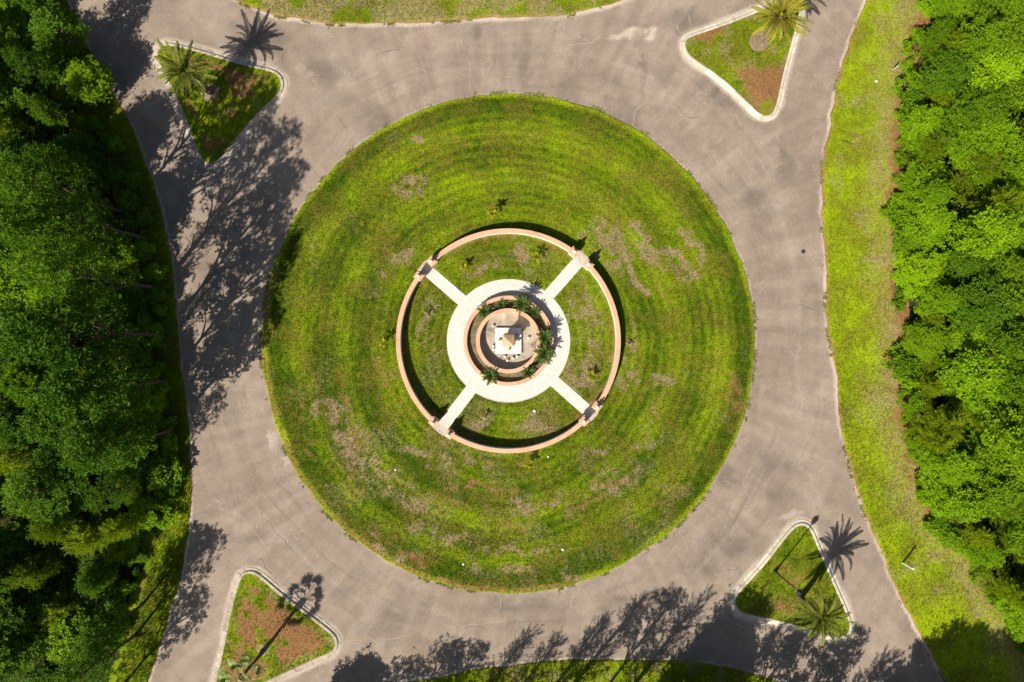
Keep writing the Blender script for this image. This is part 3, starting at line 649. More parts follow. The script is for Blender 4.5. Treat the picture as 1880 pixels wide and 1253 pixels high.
for i, (k, (p, L)) in enumerate(ISLP.items()):
    c = p.mean(0); n = 3500; j = rng.integers(0, len(p), n); f = np.sqrt(rng.random(n)) * 0.98; q = c + (p[j] - c) * f[:, None]
    x, y = q[:, 0], q[:, 1]; mk = isl_masks(k, x, y); keep = rng.random(n) > mk[:, 2] * 0.8
    tufts('grass_blades', x[keep], y[keep], isl_h(k, x, y)[keep], mk[keep], 'grass blades growing on the ' + {'tl': 'island beside the left wood', 'tr': 'island beside the sunny verge', 'br': 'island with the lamp post', 'bl': 'island with the fan palm'}[k], seed=6 + i)

def creep(x, y, label, seed, masks):
    n = fbm(x, y, 0.8, 4, 40.0 + seed); k = n > 0.62; x, y = x[k], y[k]
    z = np.array([road_z(a_, b_) for a_, b_ in zip(x, y)]) + 0.015
    tufts('grass_runners', x, y, z, masks[k], label, (0.05, 0.16), 50 + seed)
n = 6000; a = rng.random(n) * 2 * math.pi; R_ = lawn_R(a) + np.abs(rng.normal(0, 0.14, n)); x = LC[0] + R_ * np.cos(a); y = LC[1] + R_ * np.sin(a)
creep(x, y, 'ragged grass runners creeping from the lawn rim onto the road', 1, np.tile([0.55, 0.3, 0.15], (n, 1)))
n = 3500; y = rng.uniform(-36, 36, n); x = xr(y) - np.abs(rng.normal(0, 0.14, n)); creep(x, y, 'ragged grass runners along the right road edge', 2, np.tile([0.6, 0.4, 0.25], (n, 1)))
n = 2500; x = rng.uniform(-30, 14, n); y = yt(x) - np.abs(rng.normal(0, 0.14, n)); creep(x, y, 'ragged grass runners along the upper road edge', 3, np.tile([0.5, 0.4, 0.3], (n, 1)))

# ------------------------------------------------------------------ plaza, paths
ZP = 0.245
def paved(name, V2, F, z, dirt, label, parent=None):
    """flat slab with its own thickness"""
    n = len(V2); V = np.vstack([np.c_[V2, np.full(n, z)], np.c_[V2, np.full(n, -0.02)]])
    me = np_mesh(name, V, F, M['paver'], np.r_[np.c_[dirt, 0 * dirt, 0 * dirt], np.c_[dirt, 0 * dirt, 0 * dirt]])
    o = link(name, me, parent); tag(o, label, None, None, 'structure'); return o
n = 180; ang = np.linspace(0, 2 * math.pi, n, endpoint=False); ring_r = [4.25, 4.9, 5.6, 6.2]
V2 = np.vstack([np.stack([C0[0] + r * np.cos(ang), C0[1] + r * np.sin(ang)], 1) for r in ring_r])
F = grid_faces(4, n, True)[:, ::-1]; nn = len(V2)
side = np.array([[3 * n + i, 3 * n + (i + 1) % n, nn + 3 * n + (i + 1) % n, nn + 3 * n + i] for i in range(n)])
paved('plaza', V2, np.vstack([F[:, ::-1], side]), ZP, np.zeros(nn), 'circular cream paver walk round the planter')
for gi, g_ in enumerate(GAPS):
    us = np.r_[6.17, 6.3, np.linspace(7, 11.0, 9), 11.75]; co, si = math.cos(g_), math.sin(g_); hw = 0.60
    V2 = np.array([(C0[0] + u * co - v * si, C0[1] + u * si + v * co) for u in us for v in (-hw, 0, hw)])
    nn = len(V2); F = grid_faces(len(us), 3); m = len(us)
    side = [[i * 3 + 2, nn + i * 3 + 2, nn + i * 3 + 5, i * 3 + 5] for i in range(m - 1)] + [[i * 3, i * 3 + 3, nn + i * 3 + 3, nn + i * 3] for i in range(m - 1)] + [[(m - 1) * 3, (m - 1) * 3 + 1, nn + (m - 1) * 3 + 1, nn + (m - 1) * 3], [(m - 1) * 3 + 1, (m - 1) * 3 + 2, nn + (m - 1) * 3 + 2, nn + (m - 1) * 3 + 1]]
    dirt = np.repeat(sst(9.2, 11.6, us), 3) * 0.95
    paved('path', V2, np.vstack([F, np.array(side)]), ZP - 0.004, dirt, 'straight cream paver path to the %s gap in the wall' % ('upper right', 'upper left', 'lower left', 'lower right')[gi])
# slim kerb border of the plaza
b = MB()
for i in range(4):
    a0 = GAPS[i] + 0.6 / 6.25 + 0.004; a1 = GAPS[(i + 1) % 4] + (2 * math.pi if i == 3 else 0) - 0.6 / 6.25 - 0.004
    b = MB(); b.arc([(6.2, 0.0), (6.2, ZP + 0.004), (6.28, ZP + 0.004), (6.28, 0.0)], a0, a1, 40, C0)
    o = b.build('plaza_edging', M['kerb']); tag(o, 'thin cream edging round the %s quarter of the plaza' % ('top', 'left', 'bottom', 'right')[i], None, None, 'structure')

# ------------------------------------------------------------------ ring wall: four curved walls with end piers and finials
WR, WH = 11.05, 1.2
fin = MB(); fin.lathe([(0.06, 0.0), (0.13, 0.02), (0.14, 0.06), (0.07, 0.10), (0.06, 0.16), (0.12, 0.20), (0.185, 0.28), (0.20, 0.36), (0.17, 0.44), (0.10, 0.50), (0.055, 0.53), (0.05, 0.58), (0.095, 0.63), (0.105, 0.69), (0.08, 0.75), (0.02, 0.79)], 14)
fin_me = fin.mesh('finial', M['finial'], True)
WLAB = ['top', 'left', 'bottom', 'right']
for i in range(4):
    a0 = GAPS[i]; a1 = GAPS[(i + 1) % 4] + (2 * math.pi if i == 3 else 0)
    off = 0.97 / WR; hp = 0.36 / WR
    root = empty('garden_wall', (C0[0], C0[1], 0)); tag(root, 'curved white wall with terracotta coping and end piers, %s quarter of ring' % WLAB[i], 'wall', 'four curved walls round the plaza')
    s0, s1 = a0 + off + hp, a1 - off - hp
    b = MB(); b.arc([(WR - 0.19, -0.02), (WR - 0.19, WH - 0.12), (WR + 0.19, WH - 0.12), (WR + 0.19, -0.02)], s0, s1, 60); b.build('wall_body', M['stucco'], root)
    b = MB(); b.arc([(WR - 0.22, WH - 0.118), (WR - 0.23, WH - 0.02), (WR - 0.20, WH), (WR + 0.20, WH), (WR + 0.23, WH - 0.02), (WR + 0.22, WH - 0.118)], s0, s1, 60); b.build('coping', M['coping'], root)
    for s_, aa in ((1, a0 + off), (-1, a1 - off)):
        cx, cy = WR * math.cos(aa), WR * math.sin(aa)
        b = MB(); b.box((0, 0, 0.6), (0.72, 0.70, 1.24)); pier = b.build('pier', M['stucco'], root, loc=(cx, cy, 0), rot=(0, 0, aa))
        b = MB(); b.box((0, 0, 1.275), (0.86, 0.84, 0.11), bev=0.02); b.box((0, 0, 1.38), (0.70, 0.68, 0.10), top=0.9); b.box((0, 0, 1.45), (0.36, 0.36, 0.045)); b.build('pier_cap', M['coping'], pier)
        link('finial', fin_me, pier, loc=(0, 0, 1.472))

# ------------------------------------------------------------------ planter and fountain
root = empty('circular_planter', (C0[0], C0[1], 0)); tag(root, 'round terracotta-topped planter ring of sago palms round the fountain', 'planter')
b = MB(); b.arc([(4.2, -0.02), (4.2, 0.80), (4.5, 0.80), (4.5, -0.02)], 0, 2 * math.pi, 120, closed=True); b.build('planter_wall', M['coping'], root)
b = MB(); b.arc([(4.17, 0.802), (4.16, 0.90), (4.19, 0.92), (4.53, 0.92), (4.56, 0.90), (4.55, 0.802)], 0, 2 * math.pi, 120, closed=True); b.build('coping', M['coping'], root)
nr, na = 10, 120; RS, TA = np.meshgrid(np.linspace(3.05, 4.25, nr), np.linspace(0, 2 * math.pi, na, endpoint=False), indexing='ij')
sx, sy = RS * np.cos(TA), RS * np.sin(TA); sz = 0.40 + (fbm(sx, sy, 1.5, 4) - 0.5) * 0.14
link('soil', np_mesh('soil', np.stack([sx, sy, sz], -1).reshape(-1, 3), grid_faces(nr, na, True), M['soil'], smooth=True), root)

root = empty('fountain', (C0[0], C0[1], 0)); tag(root, 'dry fountain with stained round basin, white tiled plinth and terracotta-capped pillar', 'fountain')
FZ = 0.38
b = MB(); b.lathe([(2.97, -0.02), (2.97, FZ)], 96); b.build('basin_floor', M['basin'], root)
b = MB(); b.arc([(2.93, 0.0), (2.93, 1.10), (3.2, 1.10), (3.2, 0.0)], 0, 2 * math.pi, 110, closed=True); b.build('basin_wall', M['stucco'], root)
b = MB(); b.arc([(2.87, 1.102), (2.86, 1.20), (2.89, 1.22), (3.23, 1.22), (3.26, 1.20), (3.25, 1.102)], 0, 2 * math.pi, 110, closed=True); b.build('coping', M['coping'], root)
b = MB(); b.box((0, 0, FZ + 0.10), (2.60, 2.60, 0.24)); pl = b.build('plinth', M['grout'], root)
tb = MB(); tb.box((0, 0, 0), (0.642, 0.642, 0.04), bev=0.02); tile_me = tb.mesh('tile', M['tile'])
for i in range(4):
    for j in range(4):
        link('tile', tile_me, pl, loc=((i - 1.5) * 0.655, (j - 1.5) * 0.655, FZ + 0.238 + random.uniform(-0.004, 0.004)), rot=(0, 0, random.choice((0, 1, 2, 3)) * math.pi / 2))
TZ = FZ + 0.258
b = MB(); b.box((0, 0, TZ + 0.16), (1.08, 1.08, 0.32), bev=0.02); b.box((0, 0, TZ + 1.10), (0.84, 0.84, 1.60)); b.box((0, 0, TZ + 1.96), (0.98, 0.98, 0.12)); pil = b.build('pillar', M['stucco'], root)
b = MB(); b.box((0, 0, TZ + 2.07), (1.16, 1.16, 0.10))
b.add([(-0.58, -0.58, TZ + 2.122), (0.58, -0.58, TZ + 2.122), (0.58, 0.58, TZ + 2.122), (-0.58, 0.58, TZ + 2.122), (0, 0, TZ + 2.50)], [(0, 1, 4), (1, 2, 4), (2, 3, 4), (3, 0, 4), (3, 2, 1, 0)])
b.build('pyramid_cap', M['coping'], pil)
sp = MB()                                                              # arched fish-like spout figure on a small foot, head outward
sp.lathe([(0.16, 0.0), (0.17, 0.05), (0.10, 0.09)], 12, (0.14, 0, 0))
sp.tube([(0.05, 0, 0.85), (0.0, 0, 0.70), (0.02, 0, 0.52), (0.10, 0, 0.36), (0.22, 0, 0.26), (0.36, 0, 0.24), (0.48, 0, 0.27), (0.58, 0, 0.25)], [0.02, 0.07, 0.10, 0.135, 0.16, 0.165, 0.13, 0.06], 10)
sp.add([(0.05, -0.02, 0.80), (0.02, -0.20, 0.98), (0.08, 0.0, 0.90), (0.02, 0.20, 0.98), (0.05, 0.02, 0.80), (0.0, 0, 0.86)], [(0, 1, 2), (2, 3, 4), (0, 5, 1), (4, 3, 5)])
sp_me = sp.mesh('spout_figure', M['gold'], True)
for k in range(4): link('spout_figure', sp_me, root, loc=(0.53 * math.cos(k * math.pi / 2), 0.53 * math.sin(k * math.pi / 2), TZ), rot=(0, 0, k * math.pi / 2))
b = MB(); b.tube([(0.83, 0.62, TZ), (0.83, 0.64, TZ + 0.34), (0.86, 0.72, TZ + 0.42)], [0.03, 0.03, 0.022], 8); b.tube([(0.72, 0.60, TZ + 0.02), (0.98, 0.58, TZ + 0.02)], [0.04, 0.04], 8); b.build('dark_bent_tube', M['iron'], root)  # small dark bent tube with a crossbar, standing on the tiles
gl = MB(); gl.lathe([(0.05, 0.0), (0.06, 0.02), (0.03, 0.04), (0.03, 0.08)], 8); gl_me = gl.mesh('lamp_stem', M['iron'])
gb = MB(); gb.lathe([(0.03, 0.06), (0.09, 0.08), (0.13, 0.13), (0.14, 0.18), (0.12, 0.25), (0.07, 0.30), (0.01, 0.315)], 14); gb_me = gb.mesh('globe', M['globe'], True)
for u, v in [(290, 330), (295, 750), (300, 815), (535, 970), (590, 1050), (700, 1000), (795, 965), (1025, 575)]:
    gx_, gy_ = P(880 + u / 11.39, 570 + v / 11.39, 0.6); st = link('lamp_stem', gl_me, root, loc=(gx_ - C0[0], gy_ - C0[1], FZ)); link('globe', gb_me, st)

# ------------------------------------------------------------------ palms
def leaf_quads(base, axis, nrm, L, W, fold=0.25):
    """folded diamond leaves; every argument an array"""
    side = np.cross(axis, nrm); side /= np.linalg.norm(side, axis=1)[:, None] + 1e-9
    mid = base + axis * (L * 0.5)[:, None]
    up = nrm * (W * fold)[:, None]
    V = np.stack([base, mid + side * (W / 2)[:, None] + up, base + axis * L[:, None], mid - side * (W / 2)[:, None] + up], 1).reshape(-1, 3)
    return V, np.arange(len(base) * 4).reshape(-1, 4)
def unit(v): return v / (np.linalg.norm(v, axis=-1, keepdims=True) + 1e-9)
def frond_mesh(name, length, droop, nl, leafl, mat, seed, leafw=0.05, vee=0.35, rise=0.0, stem=0.10):
    r = np.random.default_rng(seed); t = np.linspace(0, 1, 26)
    ang = rise - droop * t ** 1.5
    ds = length / 25; x = np.r_[0, np.cumsum(np.cos(ang[:-1]) * ds)]; z = np.r_[0, np.cumsum(np.sin(ang[:-1]) * ds)]
    yb_ = r.normal(0, 0.06) * length * t ** 2
    tt = np.linspace(stem, 0.99, nl); X = np.interp(tt, t, x); Zz = np.interp(tt, t, z); Yy = np.interp(tt, t, yb_); A = np.interp(tt, t, ang)
    Vs, Fs, tn = [], [], []; b = 0
    for s in (-1, 1):
        fw = np.radians(38 + 26 * tt) * 1.0 + r.normal(0, 0.09, nl)
        tang = np.stack([np.cos(A), 0 * A, np.sin(A)], 1); up = np.stack([-np.sin(A), 0 * A, np.cos(A)], 1); lat = np.tile(np.array([[0, s, 0.0]]), (nl, 1))
        ax = tang * np.sin(fw * 0.0 + np.radians(30 + 32 * tt))[:, None] + lat * np.cos(np.radians(30 + 32 * tt))[:, None] + up * (vee - 0.5 * tt + r.normal(0, 0.12, nl))[:, None]
        ax = unit(ax); L = leafl * (0.35 + 0.65 * np.sin(math.pi * np.clip(tt * 0.86 + 0.14, 0, 1)) ** 0.7) * r.uniform(0.82, 1.1, nl)
        base = np.stack([X, Yy, Zz], 1)
        V, F = leaf_quads(base, ax, unit(up + 0.3 * lat), L, np.full(nl, leafw) * r.uniform(0.8, 1.2, nl), 0.15)
        V[2::4, 2] -= 0.10 * L
        Vs.append(V); Fs.append(F + b); b += len(V); tn.append(np.clip(r.normal(0.45, 0.2, nl), 0, 1))
    rv = []; rf = []
    for i in range(26):
        w = 0.035 * length / 2.8 * (1 - 0.8 * t[i]) + 0.006
        rv += [(x[i], yb_[i] - w, z[i]), (x[i], yb_[i], z[i] + w), (x[i], yb_[i] + w, z[i])]
    for i in range(25):
        for k in range(3): rf.append((i * 3 + k, i * 3 + (k + 1) % 3, i * 3 + 3 + (k + 1) % 3, i * 3 + 3 + k))
    Vs.append(np.array(rv)); Fs.append(np.array(rf) + b); tn.append(np.full(len(rf), 0.85))
    return np_mesh(name, np.vstack(Vs), np.vstack(Fs), mat, tint=np.concatenate(tn))
def trunk_mesh(name, pts, rad, mat, rings=0.0, n=12):
    b = MB()
    if rings:
        P0 = [Vector(p) for p in pts]; tot = sum((P0[i + 1] - P0[i]).length for i in range(len(P0) - 1)); m = int(tot / rings) * 2
        q, rr_ = [], []
        for i in range(m + 1):
            s = i / m * (len(P0) - 1); k = min(int(s), len(P0) - 2); f = s - k
            q.append(P0[k].lerp(P0[k + 1], f)); rr_.append((rad[k] * (1 - f) + rad[k + 1] * f) * (1.12 if i % 2 else 0.94) * random.uniform(0.97, 1.03))
        b.tube(q, rr_, n)
    else: b.tube(pts, rad, n)
    return b.mesh(name, mat)

FRG = [frond_mesh('frond', 2.95, dr, 50, 0.40, M['palm_leaf'], 40 + i, 0.05, 0.55, ri) for i, (dr, ri) in enumerate([(0.7, 0.15), (1.2, 0.25), (1.75, 0.4), (0.45, 0.05)])]
FRY = []
for q in FRG:
    q = q.copy(); q.materials[0] = M['palm_yellow']; FRY.append(q)
FRD = frond_mesh('frond', 2.3, 0.9, 34, 0.40, M['straw'], 55, 0.05, -0.1, 0.0)
def feather_palm(base, h, label, seed, lean=(0, 0), n=48, sc=1.0, FR=None):
    FR = FR or FRG
    r = random.Random(seed); x, y = P(*base)
    root = empty('feather_palm', (x, y, 0.12), r.uniform(0, 6), sc); tag(root, label, 'palm tree', 'feather palms on the traffic islands')
    link('trunk', trunk_mesh('trunk', [(0, 0, -0.1), (0.01, 0, h * 0.3), (0.02, 0.02, h * 0.65), (0, 0, h)], [0.36, 0.27, 0.25, 0.31], M['palm_bark'], 0.16), root)
    b = MB(); b.lathe([(0.30, -0.45), (0.38, -0.15), (0.34, 0.1), (0.18, 0.32), (0.05, 0.5)], 12, (0, 0, h)); b.build('crown_shaft', M['palm_bark'], root, True)
    for i in range(n):
        f = i / n; az = i * 2.39996 + r.uniform(-0.2, 0.2); el = math.radians(78 - 96 * f ** 0.8 + r.uniform(-13, 13))
        s = (0.70 + 0.33 * math.sin(math.pi * min(1, f * 0.7 + 0.25))) * r.uniform(0.72, 1.12)
        o = link('frond', FR[0 if el > 0.9 else r.choice((0, 1, 2, 3)) if el > 0 else 1], root, loc=(0.1 * math.cos(az), 0.1 * math.sin(az), h + 0.32 - 0.5 * f), sc=s)
        o.rotation_euler = (Matrix.Rotation(az, 4, 'Z') @ Matrix.Rotation(-el, 4, 'Y') @ Matrix.Rotation(r.uniform(-0.5, 0.5), 4, 'X')).to_euler()
    for i in range(11):
        az = r.uniform(0, 6.28); o = link('dead_frond', FRD, root, loc=(0.1 * math.cos(az), 0.1 * math.sin(az), h - 0.3), sc=0.85)
        o.rotation_euler = (Matrix.Rotation(az, 4, 'Z') @ Matrix.Rotation(math.radians(r.uniform(12, 65)), 4, 'Y')).to_euler()
    # bare planting circle
def bare_ring(k, px_, py_, r_, label):
    x, y = P(px_, py_); n = 40; fr = np.linspace(0.05, 1, 8); a = np.linspace(0, 2 * math.pi, n, endpoint=False)
    A, Fr = np.meshgrid(a, fr, indexing='xy'); rr2 = r_ * Fr * (1 + 0.12 * (fbm(np.cos(A) * 3, np.sin(A) * 3, 1, 3, px_) - 0.5))
    X_, Y_ = x + rr2 * np.cos(A), y + rr2 * np.sin(A); Z_ = isl_h(k, X_, Y_) + 0.03 * (1 - Fr ** 4) + 0.012; Z_[-1] -= 0.05
    o = link('bare_planting_circle', np_mesh('bare_planting_circle', np.stack([X_, Y_, Z_], -1).reshape(-1, 3), grid_faces(len(fr), n, True), M['bare'], smooth=True)); tag(o, label, None, None, 'structure')
bare_ring('tl', 388, 171, 1.05, 'bare earth circle under the feather palm beside the left wood')
bare_ring('tr', 1392, 78, 1.1, 'bare earth circle under the feather palm beside the sunny verge')
bare_ring('bl', 485, 1192, 0.68, 'bare earth circle under the fan palm')
feather_palm((388, 171), 5.3, 'feather palm on the island beside the left wood', 1)
feather_palm((1393, 77), 5.2, 'yellow-green feather palm on the island beside the sunny verge', 2, FR=FRY)
feather_palm((1467, 1096), 5.2, 'feather palm next to the lamp post on its island', 3, sc=0.93)

def fan_mesh(seed):
    r = np.random.default_rng(seed); n = 22; pet = 1.3
    a = np.linspace(-1.95, 1.95, n) + r.normal(0, 0.03, n)
    L = (0.74 - 0.10 * np.abs(a)) * r.uniform(0.9, 1.08, n)
    ax = np.stack([np.cos(a), np.sin(a), 0.22 - 0.28 * np.abs(a) / 2.3 + r.normal(0, 0.06, n)], 1); ax = unit(ax)
    base = np.tile(np.array([[pet, 0, 0.0]]), (n, 1)); nr_ = unit(np.tile(np.array([[0, 0, 1.0]]), (n, 1)) + 0.25 * ax)
    V1, F1 = leaf_quads(base, ax, nr_, L, np.full(n, 0.085), 0.5); V1[2::4, 2] -= 0.16 * L
    rv = [(0, -0.03, 0), (0, 0.03, 0), (pet, 0.02, 0.0), (pet, -0.02, 0.0), (0, 0, 0.03), (pet, 0, 0.02)]
    rf = [(0, 1, 2, 3), (0, 4, 5, 3), (1, 4, 5, 2)]
    return np_mesh('frond', np.vstack([V1, np.array(rv)]), np.vstack([F1, np.array(rf) + len(V1)]), M['fan_leaf'], tint=np.r_[np.clip(r.normal(0.5, 0.22, n), 0, 1), 0.7, 0.7, 0.7])
FAN = [fan_mesh(70 + i) for i in range(3)]
r = random.Random(9); x, y = P(483, 1195); H = 5.7
root = empty('fan_palm', (x, y, 0.12)); tag(root, 'tall thin-trunked fan palm on the browned island, lower left', 'palm tree')
link('trunk', trunk_mesh('trunk', [(0, 0, -0.1), (0.12, 0.08, H * 0.25), (0.10, 0.10, H * 0.5), (0.0, 0.05, H * 0.75), (0, 0, H)], [0.26, 0.16, 0.13, 0.14, 0.20], M['palm_bark'], 0.2), root)
b = MB(); b.lathe([(0.18, -0.9), (0.33, -0.6), (0.36, -0.2), (0.26, 0.1), (0.08, 0.3)], 12, (0, 0, H)); b.build('boot_sheath', M['straw'], root)
for i in range(21):
    f = i / 21; az = i * 2.39996 + r.uniform(-0.25, 0.25); el = math.radians(58 - 80 * f ** 0.8 + r.uniform(-7, 7))
    o = link('frond', FAN[i % 3], root, loc=(0, 0, H + 0.1 - 0.3 * f), sc=r.uniform(0.85, 1.3))
    o.rotation_euler = (Matrix.Rotation(az, 4, 'Z') @ Matrix.Rotation(-el, 4, 'Y') @ Matrix.Rotation(r.uniform(-0.5, 0.5), 4, 'X')).to_euler()

SG = [frond_mesh('frond', 1.12, dr, 30, 0.20, M['sago_leaf'], 80 + i, 0.036, 0.3, ri, 0.12) for i, (dr, ri) in enumerate([(0.7, 0.2), (1.1, 0.3), (0.4, 0.1)])]
SAGO = [(889.6, 571.5, 0.80, 0.35, 'sprawling pale sago palm at the planter\'s upper left'), (921, 558.6, 0.60, 0.3, 'small sago palm at the top of the planter, left of the tallest'), (959, 555, 1.0, 1.15, 'tallest sago palm at the top of the planter, shadow on the walk'), (982, 573, 0.62, 0.45, 'small sago palm at the planter\'s upper right'),
        (1000.5, 618, 0.85, 0.95, 'dark sago palm at the planter\'s right side, upper of two'), (999, 650, 1.02, 0.85, 'broad dark sago palm at the planter\'s right side, lower of two'), (970, 682, 0.80, 0.4, 'sago palm at the planter\'s lower right'), (899, 691.6, 0.85, 0.6, 'dark sago palm overhanging the planter wall at lower left')]
for i, (px_, py_, R_, h, lab) in enumerate(SAGO):
    r = random.Random(30 + i); x, y = P(px_, py_, 0.5 + h)
    rc = math.hypot(x - C0[0], y - C0[1]); f = min(3.98, max(3.5, rc)) / rc; x, y = C0[0] + (x - C0[0]) * f, C0[1] + (y - C0[1]) * f
    root = empty('sago_palm', (x, y, 0.36), r.uniform(0, 6)); tag(root, lab, 'palm', 'sago palms in the planter')
    link('trunk', trunk_mesh('trunk', [(0, 0, -0.1), (0, 0, h * 0.5), (0, 0, h + 0.05)], [0.17, 0.16, 0.12], M['palm_bark'], 0.09, 10), root)
    n = 30
    for k in range(n):
        g_ = k / n; az = k * 2.39996 + r.uniform(-0.15, 0.15); el = math.radians(70 - 80 * g_ ** 0.9 + r.uniform(-6, 6))
        o = link('frond', SG[r.randrange(3)], root, loc=(0.04 * math.cos(az), 0.04 * math.sin(az), h + 0.06 - 0.08 * g_), sc=R_ * r.uniform(0.85, 1.1))
        o.rotation_euler = (Matrix.Rotation(az, 4, 'Z') @ Matrix.Rotation(-el, 4, 'Y') @ Matrix.Rotation(r.uniform(-0.4, 0.4), 4, 'X')).to_euler()

YF = [frond_mesh('frond', 0.62, dr, 18, 0.24, M['young_leaf'], 90 + i, 0.05, 0.2, 0.3, 0.2) for i, dr in enumerate((0.8, 1.3))]
YD = frond_mesh('frond', 0.5, 1.2, 12, 0.16, M['straw'], 95, 0.04, -0.2, 0.0, 0.2)
YP = [(905, 396, 1.15, 12, 'yellow-green young palm outside the wall at the top', True), (985, 474, 0.85, 7, 'small yellow young palm inside the upper lawn quarter', True), (708, 629, 0.9, 8, 'bright yellow young palm outside the wall at the left', True), (787, 577, 0.75, 6, 'withered young palm inside the left lawn quarter', False), (891, 765, 0.75, 5, 'withered young palm inside the lower lawn quarter', False), (972, 848, 0.7, 7, 'green young palm just outside the wall at the bottom', True), (1154, 633, 0.6, 4, 'withered young palm outside the wall at the right', False), (854, 492, 0.4, 5, 'tiny young palm inside the upper lawn quarter near the left path', True), (1085, 690, 0.3, 8, 'low green young palm inside the right lawn quarter', True)]
for i, (px_, py_, h, n, lab, alive) in enumerate(YP):
    r = random.Random(60 + i); x, y = P(px_, py_); z = float(lawn_h(np.array([x]), np.array([y]))[0])
    root = empty('young_palm', (x, y, z - 0.03), r.uniform(0, 6)); tag(root, lab, 'palm', 'young palms planted on the lawn')
    link('stem', trunk_mesh('stem', [(0, 0, -0.05), (0.03, 0, h * 0.5), (0.0, 0.02, h)], [0.09, 0.06, 0.05], M['straw'], 0.12, 8), root)
    for k in range(n):
        g_ = k / n; az = k * 2.39996 + r.uniform(-0.3, 0.3); el = math.radians((72 - 75 * g_) if alive else (35 - 90 * g_))
        o = link('frond', YF[k % 2] if alive else YD, root, loc=(0, 0.02, h), sc=r.uniform(0.8, 1.15))
        o.rotation_euler = (Matrix.Rotation(az, 4, 'Z') @ Matrix.Rotation(-el, 4, 'Y')).to_euler()

# ------------------------------------------------------------------ street furniture and small things
x, y = P(1422, 1048); root = empty('lamp_post', (x, y, 0.12)); tag(root, 'tall dark lamp post with a lantern head on the lower right island', 'lamp post')
b = MB(); b.lathe([(0.22, -0.05), (0.22, 0.10), (0.16, 0.18), (0.13, 0.55), (0.09, 0.62)], 14); b.build('base', M['iron'], root, True)
b = MB(); b.lathe([(0.085, 0.60), (0.07, 2.5), (0.055, 5.35), (0.10, 5.38), (0.10, 5.45)], 12); b.build('pole', M['iron'], root, True)
b = MB(); b.lathe([(0.10, 5.45), (0.20, 5.52), (0.25, 5.70), (0.26, 5.86)], 14, cap=False); b.build('globe', M['globe'], root, True)
b = MB(); b.lathe([(0.28, 5.862), (0.29, 5.90), (0.24, 6.05), (0.12, 6.20), (0.05, 6.26), (0.05, 6.36), (0.01, 6.40)], 14); b.build('lantern_cap', M['iron'], root, True)
x, y = P(1656, 1033); root = empty('marker_post', (x, y, 0)); tag(root, 'slim white post standing alone on the lower right verge', 'post')
b = MB(); b.lathe([(0.09, -0.1), (0.09, 1.96), (0.06, 2.0)], 12); b.build('pole', M['white_paint'], root); b = MB(); b.lathe([(0.105, 1.90), (0.11, 2.02), (0.05, 2.06)], 12); b.build('cap', M['white_paint'], root)
x, y = P(1638, 129); root = empty('utility_marker', (x, y, 0)); tag(root, 'short flat white utility marker on the upper right verge', 'marker')
b = MB(); b.box((0, 0, 0.5), (0.10, 0.05, 1.1), 0.4); b.build('post', M['white_paint'], root); b = MB(); b.box((-0.02, -0.04, 0.62), (0.30, 0.03, 0.55), 0.4); b.build('panel', M['white_paint'], root)
x, y = P(1475, 462); root = empty('manhole_cover', (x, y, road_z(x, y))); tag(root, 'small dark round iron cover set in the right road', 'manhole cover')
b = MB(); b.lathe([(0.23, -0.02), (0.23, 0.012), (0.19, 0.014)], 24); b.build('rim', M['crack_dark'], root); b = MB(); b.lathe([(0.185, 0.0), (0.18, 0.019)], 24); b.build('lid', M['iron'], root)
def stone(px_, py_, s, lab, zf, seed):
    r = np.random.default_rng(seed); bm = bmesh.new(); bmesh.ops.create_icosphere(bm, subdivisions=2, radius=s)
    for v in bm.verts: v.co = Vector((v.co.x * r.uniform(0.85, 1.15), v.co.y * r.uniform(0.8, 1.1), v.co.z * r.uniform(0.5, 0.7)))
    me = bpy.data.meshes.new('pale_stone'); bm.to_mesh(me); bm.free(); me.materials.append(M['stone']); x, y = P(px_, py_)
    o = link('pale_stone', me, loc=(x, y, zf(x, y) + s * 0.25), rot=(0, 0, seed)); tag(o, lab, 'stone', 'pale stones lying in the grass')
lz = lambda x, y: float(lawn_h(np.array([x]), np.array([y]))[0]); rz_ = lambda x, y: float(verge_h(np.array([x]), np.array([y]), np.array([float(x - xr(np.array([y]))[0])]))[0])
stone(1033, 1008, 0.16, 'white stone in green grass near the lawn\'s lower rim', lz, 1)
stone(1006, 838, 0.13, 'white stone just outside the bottom curved wall', lz, 2)
stone(981, 754, 0.17, 'pale stone inside the lower lawn quarter', lz, 3)
stone(851, 1035, 0.15, 'pale stone in straw near the lawn\'s lower left rim', lz, 4)
stone(1608, 150, 0.15, 'pale stone on the upper right verge', rz_, 5)
stone(727, 862, 0.13, 'pale stone in the straw at the lawn\'s lower left', lz, 6)
x, y = P(1540, 258); b = MB()
q = [(0, 0, 0.10), (0.5, -0.14, 0.14), (1.0, -0.28, 0.12), (1.35, -0.5, 0.10)]; b.tube(q, [0.02, 0.03, 0.045, 0.05], 6); b.tube([(1.0, -0.28, 0.12), (1.25, 0.0, 0.2)], [0.03, 0.012], 5); b.tube([(0.5, -0.14, 0.14), (0.7, 0.12, 0.2)], [0.02, 0.008], 5)
o = b.build('fallen_branch', M['bark'], loc=(x, y, 0.0)); tag(o, 'thin dead branch lying on the upper right verge', 'branch')

